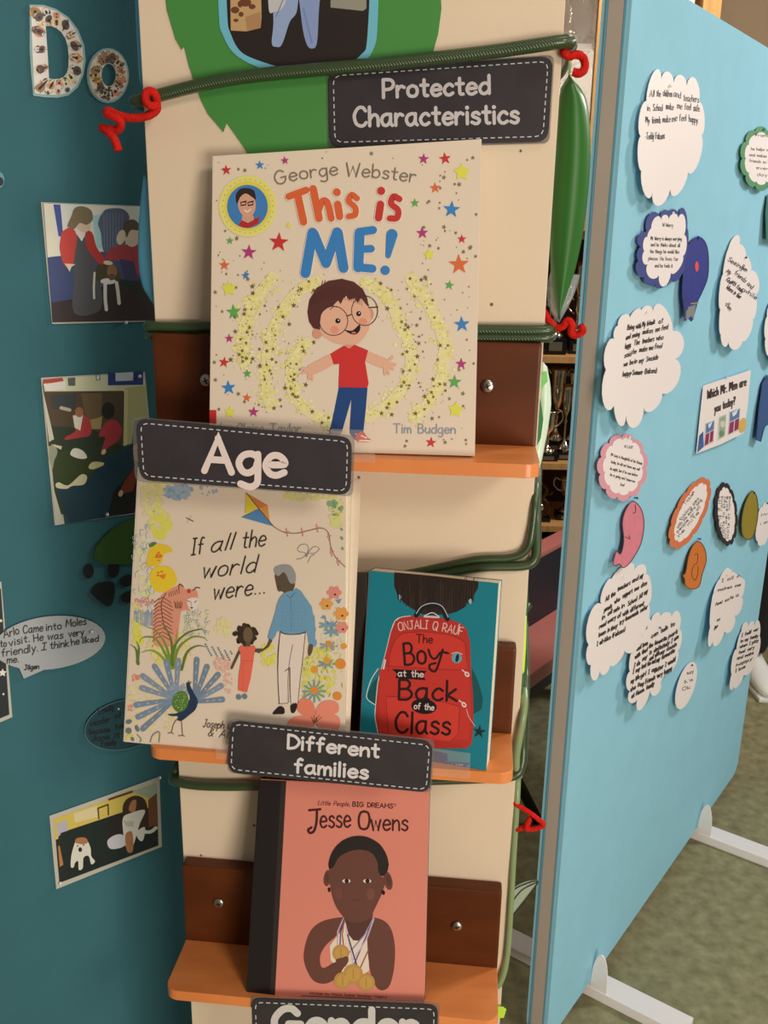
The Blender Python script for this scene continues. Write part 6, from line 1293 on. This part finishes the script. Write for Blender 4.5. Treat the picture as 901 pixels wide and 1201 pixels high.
M_BLK = mat('trophy_base_black', (18, 15, 14), 0.3, raw=True); M_PLQ = mat('plaque_grey', (150, 140, 122), 0.35, metal=.7, raw=True); M_BRZ = mat('trophy_bronze', (110, 84, 60), 0.3, metal=1.0, raw=True)
CUP = [(.5, 0), (.5, .06), (.3, .12), (.12, .18), (.09, .3), (.16, .34), (.08, .38), (.12, .44), (.34, .54), (.44, .7), (.46, .86), (.54, .97), (.5, 1.0), (.42, .88), (.30, .6), (.001, .52)]
FLUTE = [(.42, 0), (.40, .08), (.2, .14), (.07, .2), (.06, .42), (.13, .46), (.06, .5), (.10, .56), (.26, .64), (.30, .8), (.26, .92), (.34, 1.0), (.28, .99), (.2, .8), (.001, .66)]
def trophy(x, y, z, h, wdt, prof, label, base=.05, m=None, handles=True):
    root = empty('trophy', (x, y, z), label, 'trophy', None)
    bw = wdt * .62; box('base', (-bw, -bw, 0), (bw, bw, base), M_BLK, root, .002); box('plaque', (-bw * .6, -bw - .0015, base * .25), (bw * .6, -bw - .0002, base * .8), M_PLQ, root)
    lathe('cup', [(r * wdt, base + 0.0003 + q * h) for r, q in prof], m or M_SIL, root, 22)
    if handles:
        for s in (-1, 1): tube('handle', [(s * .40 * wdt, 0, base + .90 * h), (s * .75 * wdt, 0, base + .98 * h), (s * .85 * wdt, 0, base + .80 * h), (s * .6 * wdt, 0, base + .66 * h), (s * .32 * wdt, 0, base + .60 * h)], .035 * wdt + .0012, m or M_SIL, root)
Z1, Z2, Z3 = zs[0] + .0203, zs[1] + .0203, zs[2] + .0203
def xat(px, py, yy): r = ray(px, py); return r.x * yy / r.y
trophy(xat(649, 415, 2.98), 2.98, Z1, .16, .055, CUP, 'silver cup on a black plinth, left on the top open shelf', .05)
trophy(xat(676, 412, 3.0), 3.0, Z1, .14, .045, FLUTE, 'smaller silver cup behind the blue board edge on the top open shelf', .04)
trophy(xat(641, 535, 2.96), 2.96, Z2, .14, .052, CUP, 'short-stemmed silver cup at the front left of the middle open shelf', .022)
trophy(xat(661, 530, 2.98), 2.98, Z2, .22, .05, FLUTE, 'slim tall silver cup at the front right of the middle open shelf', .022)
trophy(xat(652, 500, 3.10), 3.10, Z2, .25, .055, CUP, 'silver cup in the back row of the middle open shelf, between the front two', .03)
trophy(xat(672, 500, 3.1), 3.10, Z2, .24, .05, CUP, 'silver cup at the back right of the middle open shelf, near the board edge', .03)
trophy(xat(663, 610, 3.0), 3.0, Z3, .12, .055, CUP, 'two-handled silver cup on the lowest open shelf', .02)
root = empty('trophy', (xat(632, 612, 2.96), 2.96, Z3), 'bronze disc trophy with a ring on the lowest open shelf', 'trophy'); box('base', (-.035, -.02, 0), (.035, .02, .014), M_BLK, root, .001)
tube('ring', [(.03 * math.cos(a), 0, .044 + .03 * math.sin(a)) for a in [k * math.pi / 6 for k in range(12)]], .006, M_BRZ, root, closed=True)
o = lathe('disc', [(.016, 0), (.016, .004), (.0001, .005)], M_SIL, root, 18); o.matrix_basis = Matrix.Translation((0, 0, .044)) @ Matrix.Rotation(math.pi / 2, 4, 'X')
tube('figure', [(-.02, 0, .078), (-.035, 0, .10), (-.01, 0, .125), (.01, 0, .12), (.02, 0, .10), (.006, 0, .078)], .006, M_BRZ, root)
tube('figure', [(.012, 0, .1), (.03, 0, .09), (.04, 0, .10)], .004, M_BRZ, root)
zz = CZ_(690, 57) + .0183
for (px, yy, h, wd, pr, lb) in ((668, 3.0, .18, .05, CUP, 'silver cup behind the cabinet glass beside the stand edge'), (694, 3.02, .12, .035, FLUTE, 'small silver cup behind the cabinet glass beside the pine door frame')):
    trophy(xat(px, 30, yy), yy, zz, h, wd, pr, lb, .03)
for (px, yy, h, wd, lb) in ((648, 3.0, .30, .05, 'tall silver cup behind the tip of the big green leaf'), (680, 3.05, .24, .045, 'silver cup at the board edge beside the tip of the big green leaf')): trophy(xat(px, 420, yy), yy + .09, Z1, h, wd, FLUTE, lb, .04)

# ------------------------------------------------------------ low padded seat with salmon edges, carpet level behind
hs = 0.34
def onz(px, py, z): r = ray(px, py); return EYEP + r * ((z - EYE) / r.z)
A0, B0 = onz(614, 797, hs), onz(650, 771, hs)
U = (B0 - A0); U.z = 0; U.normalize(); N_ = V((U.y, -U.x, 0))
SF = Frame((A0.x, A0.y, 0), U, (0, 0, 1), N_)
back = onz(622, 734, hs); dd = (back - SF.o).dot(N_)
pt = [SF.hit(*p, dd) for p in ((627, 651), (660, 634))]
print('SEAT', A0, U, dd, pt)
seat = empty('padded_seat', SF.mw(), 'low dark seat with salmon pink top and salmon-edged back, between stand and right board', 'seat')
M_SALM = mat('salmon_vinyl', (214, 122, 104), 0.5, noise=.06, nscale=30); M_NAVY = mat('navy_vinyl', (44, 42, 50), 0.5, raw=False)
def sbox(nm, u0, u1, v0, v1, w0, w1, m, b=.004): return box(nm, (u0, v0, w0), (u1, v1, w1), m, seat, b)
sbox('seat_pad', -.34, .62, hs - .045, hs, dd, 0, M_SALM); sbox('seat_frame', -.34, .62, hs - .09, hs - .0455, dd, -.01, M_NAVY)
zb = (pt[0].z + pt[1].z) / 2
sbox('backrest', -.34, .62, hs - .09, zb - .02, dd - .05, dd - .0005, M_NAVY); sbox('back_edging', -.345, .625, zb - .0195, zb, dd - .055, dd + .002, M_SALM, .006)
for u in (-.32, .60):
    for w_ in (dd + .0, -.05): box('leg', (u - .015, 0, w_ - .015), (u + .015, hs - .0905, w_ + .015), M_BLK, seat)
# black slanting strut on the carpet
ft = onz(631, 966, 0.0); tp = ft + V((-.20, -.06, .30))
r_ = ray(602, 905); tp = EYEP + r_ * ((ft.y - .02) / r_.y)
st = tube('metal_strut', [ft + V((0, 0, .008)), tp, tp + (tp - ft) * .5], .014, mat('black_strut', (20, 20, 18), .5, raw=True), None, smooth=False, seg=8)
tag(st, 'black slanting metal strut standing on the carpet behind the red triangle pipe cleaner', 'strut')

# ------------------------------------------------------------ person mostly outside the frame, right edge
px, py = 1.385, 2.93
def skin(name, joints, edges, m, parent, sub=2, root_i=0):
    me = bpy.data.meshes.new(name); me.from_pydata([j[0] for j in joints], edges, []); o = link(name, me, parent); me.materials.append(m)
    md = o.modifiers.new('skin', 'SKIN'); sv = me.skin_vertices[0].data if me.skin_vertices else None
    return o, md
who = empty('person', (px, py, 0), 'person standing in black trousers and white trainers at the right picture edge', 'person')
J = [((0, 0, .95), .115), ((0, 0, 1.15), .12), ((0, 0, 1.32), .13), ((0, 0, 1.42), .05), ((0, 0, 1.5), .05), ((0, -.01, 1.57), .085), ((0, -.01, 1.63), .08),
     ((.17, 0, 1.36), .05), ((.22, 0, 1.12), .04), ((.23, -.06, .9), .03), ((.23, -.09, .82), .034),
     ((-.17, 0, 1.36), .05), ((-.20, 0, 1.12), .04), ((-.20, -.06, .9), .03), ((-.20, -.09, .82), .034),
     ((.09, 0, .88), .09), ((.10, 0, .5), .06), ((.10, .01, .09), .042), ((-.09, 0, .88), .09), ((-.10, 0, .5), .06), ((-.10, .01, .09), .042)]
E_ = [(0, 1), (1, 2), (2, 3), (3, 4), (4, 5), (5, 6), (2, 7), (7, 8), (8, 9), (9, 10), (2, 11), (11, 12), (12, 13), (13, 14), (0, 15), (15, 16), (16, 17), (0, 18), (18, 19), (19, 20)]
me = bpy.data.meshes.new('body'); me.from_pydata([j[0] for j in J], E_, []); bo = link('body', me, who)
for nm, c in (('black_trousers', (24, 22, 24)), ('dark_jumper', (50, 54, 70)), ('skin_tone', (214, 166, 134))): me.materials.append(mat(nm, c, .85, raw=True))
md = bo.modifiers.new('skin', 'SKIN')
bm = bmesh.new(); bm.from_mesh(me); ly = bm.verts.layers.skin.verify()
for v, j in zip(bm.verts, J): v[ly].radius = (j[1], j[1] * (.8 if 1 <= j[0][2] < 1.4 and abs(j[0][0]) < .01 else 1)); v[ly].use_root = (j[0][2] == .95)
bm.to_mesh(me); bm.free()
ss = bo.modifiers.new('sub', 'SUBSURF'); ss.levels = 2; ss.render_levels = 2
dg = bpy.context.evaluated_depsgraph_get(); ev = bo.evaluated_get(dg); nm_ = bpy.data.meshes.new_from_object(ev)
mats_ = [m for m in me.materials]; bo.modifiers.clear(); bo.data = nm_; nm_.materials.clear()
for m in mats_: nm_.materials.append(m)
for p in nm_.polygons: z = p.center.z; p.material_index = 2 if (z > 1.45 or (abs(p.center.x) > .14 and z < .93)) else (1 if z > .93 else 0); p.use_smooth = True
hair = lathe('hair', [(.02, -.09), (.088, -.07), (.097, 0), (.09, .05), (.06, .09), (.0001, .105)], mat('brown_hair', (60, 40, 28), .8, raw=True), who, 18, (0, .018, 1.63))
M_SHOE = mat('white_trainer', (232, 222, 208), .5)
for s in (-1, 1):
    bm = bmesh.new(); prof = [(.09, .03, .0), (.09, .075, .08), (.03, .10, .095), (-.06, .07, .06), (-.14, .045, .035), (-.175, .02, .0)]
    rings = []
    for (y, w_, hh) in [(.10, .022, .05), (.085, .034, .085), (.03, .036, .10), (-.03, .040, .075), (-.09, .044, .055), (-.14, .038, .042), (-.17, .02, .03)]:
        ring = []
        for k in range(12):
            a = 2 * math.pi * k / 12; ring.append(bm.verts.new((s * .10 + w_ * math.cos(a), y, .012 + hh / 2 + hh / 2 * math.sin(a))))
        rings.append(ring)
    for a, b in zip(rings, rings[1:]):
        for k in range(12): bm.faces.new((a[k], a[(k + 1) % 12], b[(k + 1) % 12], b[k]))
    bm.faces.new(rings[0]); bm.faces.new(list(reversed(rings[-1])))
    so = from_bm('trainer', bm, M_SHOE, who, True); box('sole', (s * .10 - .042, -.172, 0), (s * .10 + .042, .10, .016), M_SHOE, so, .006)
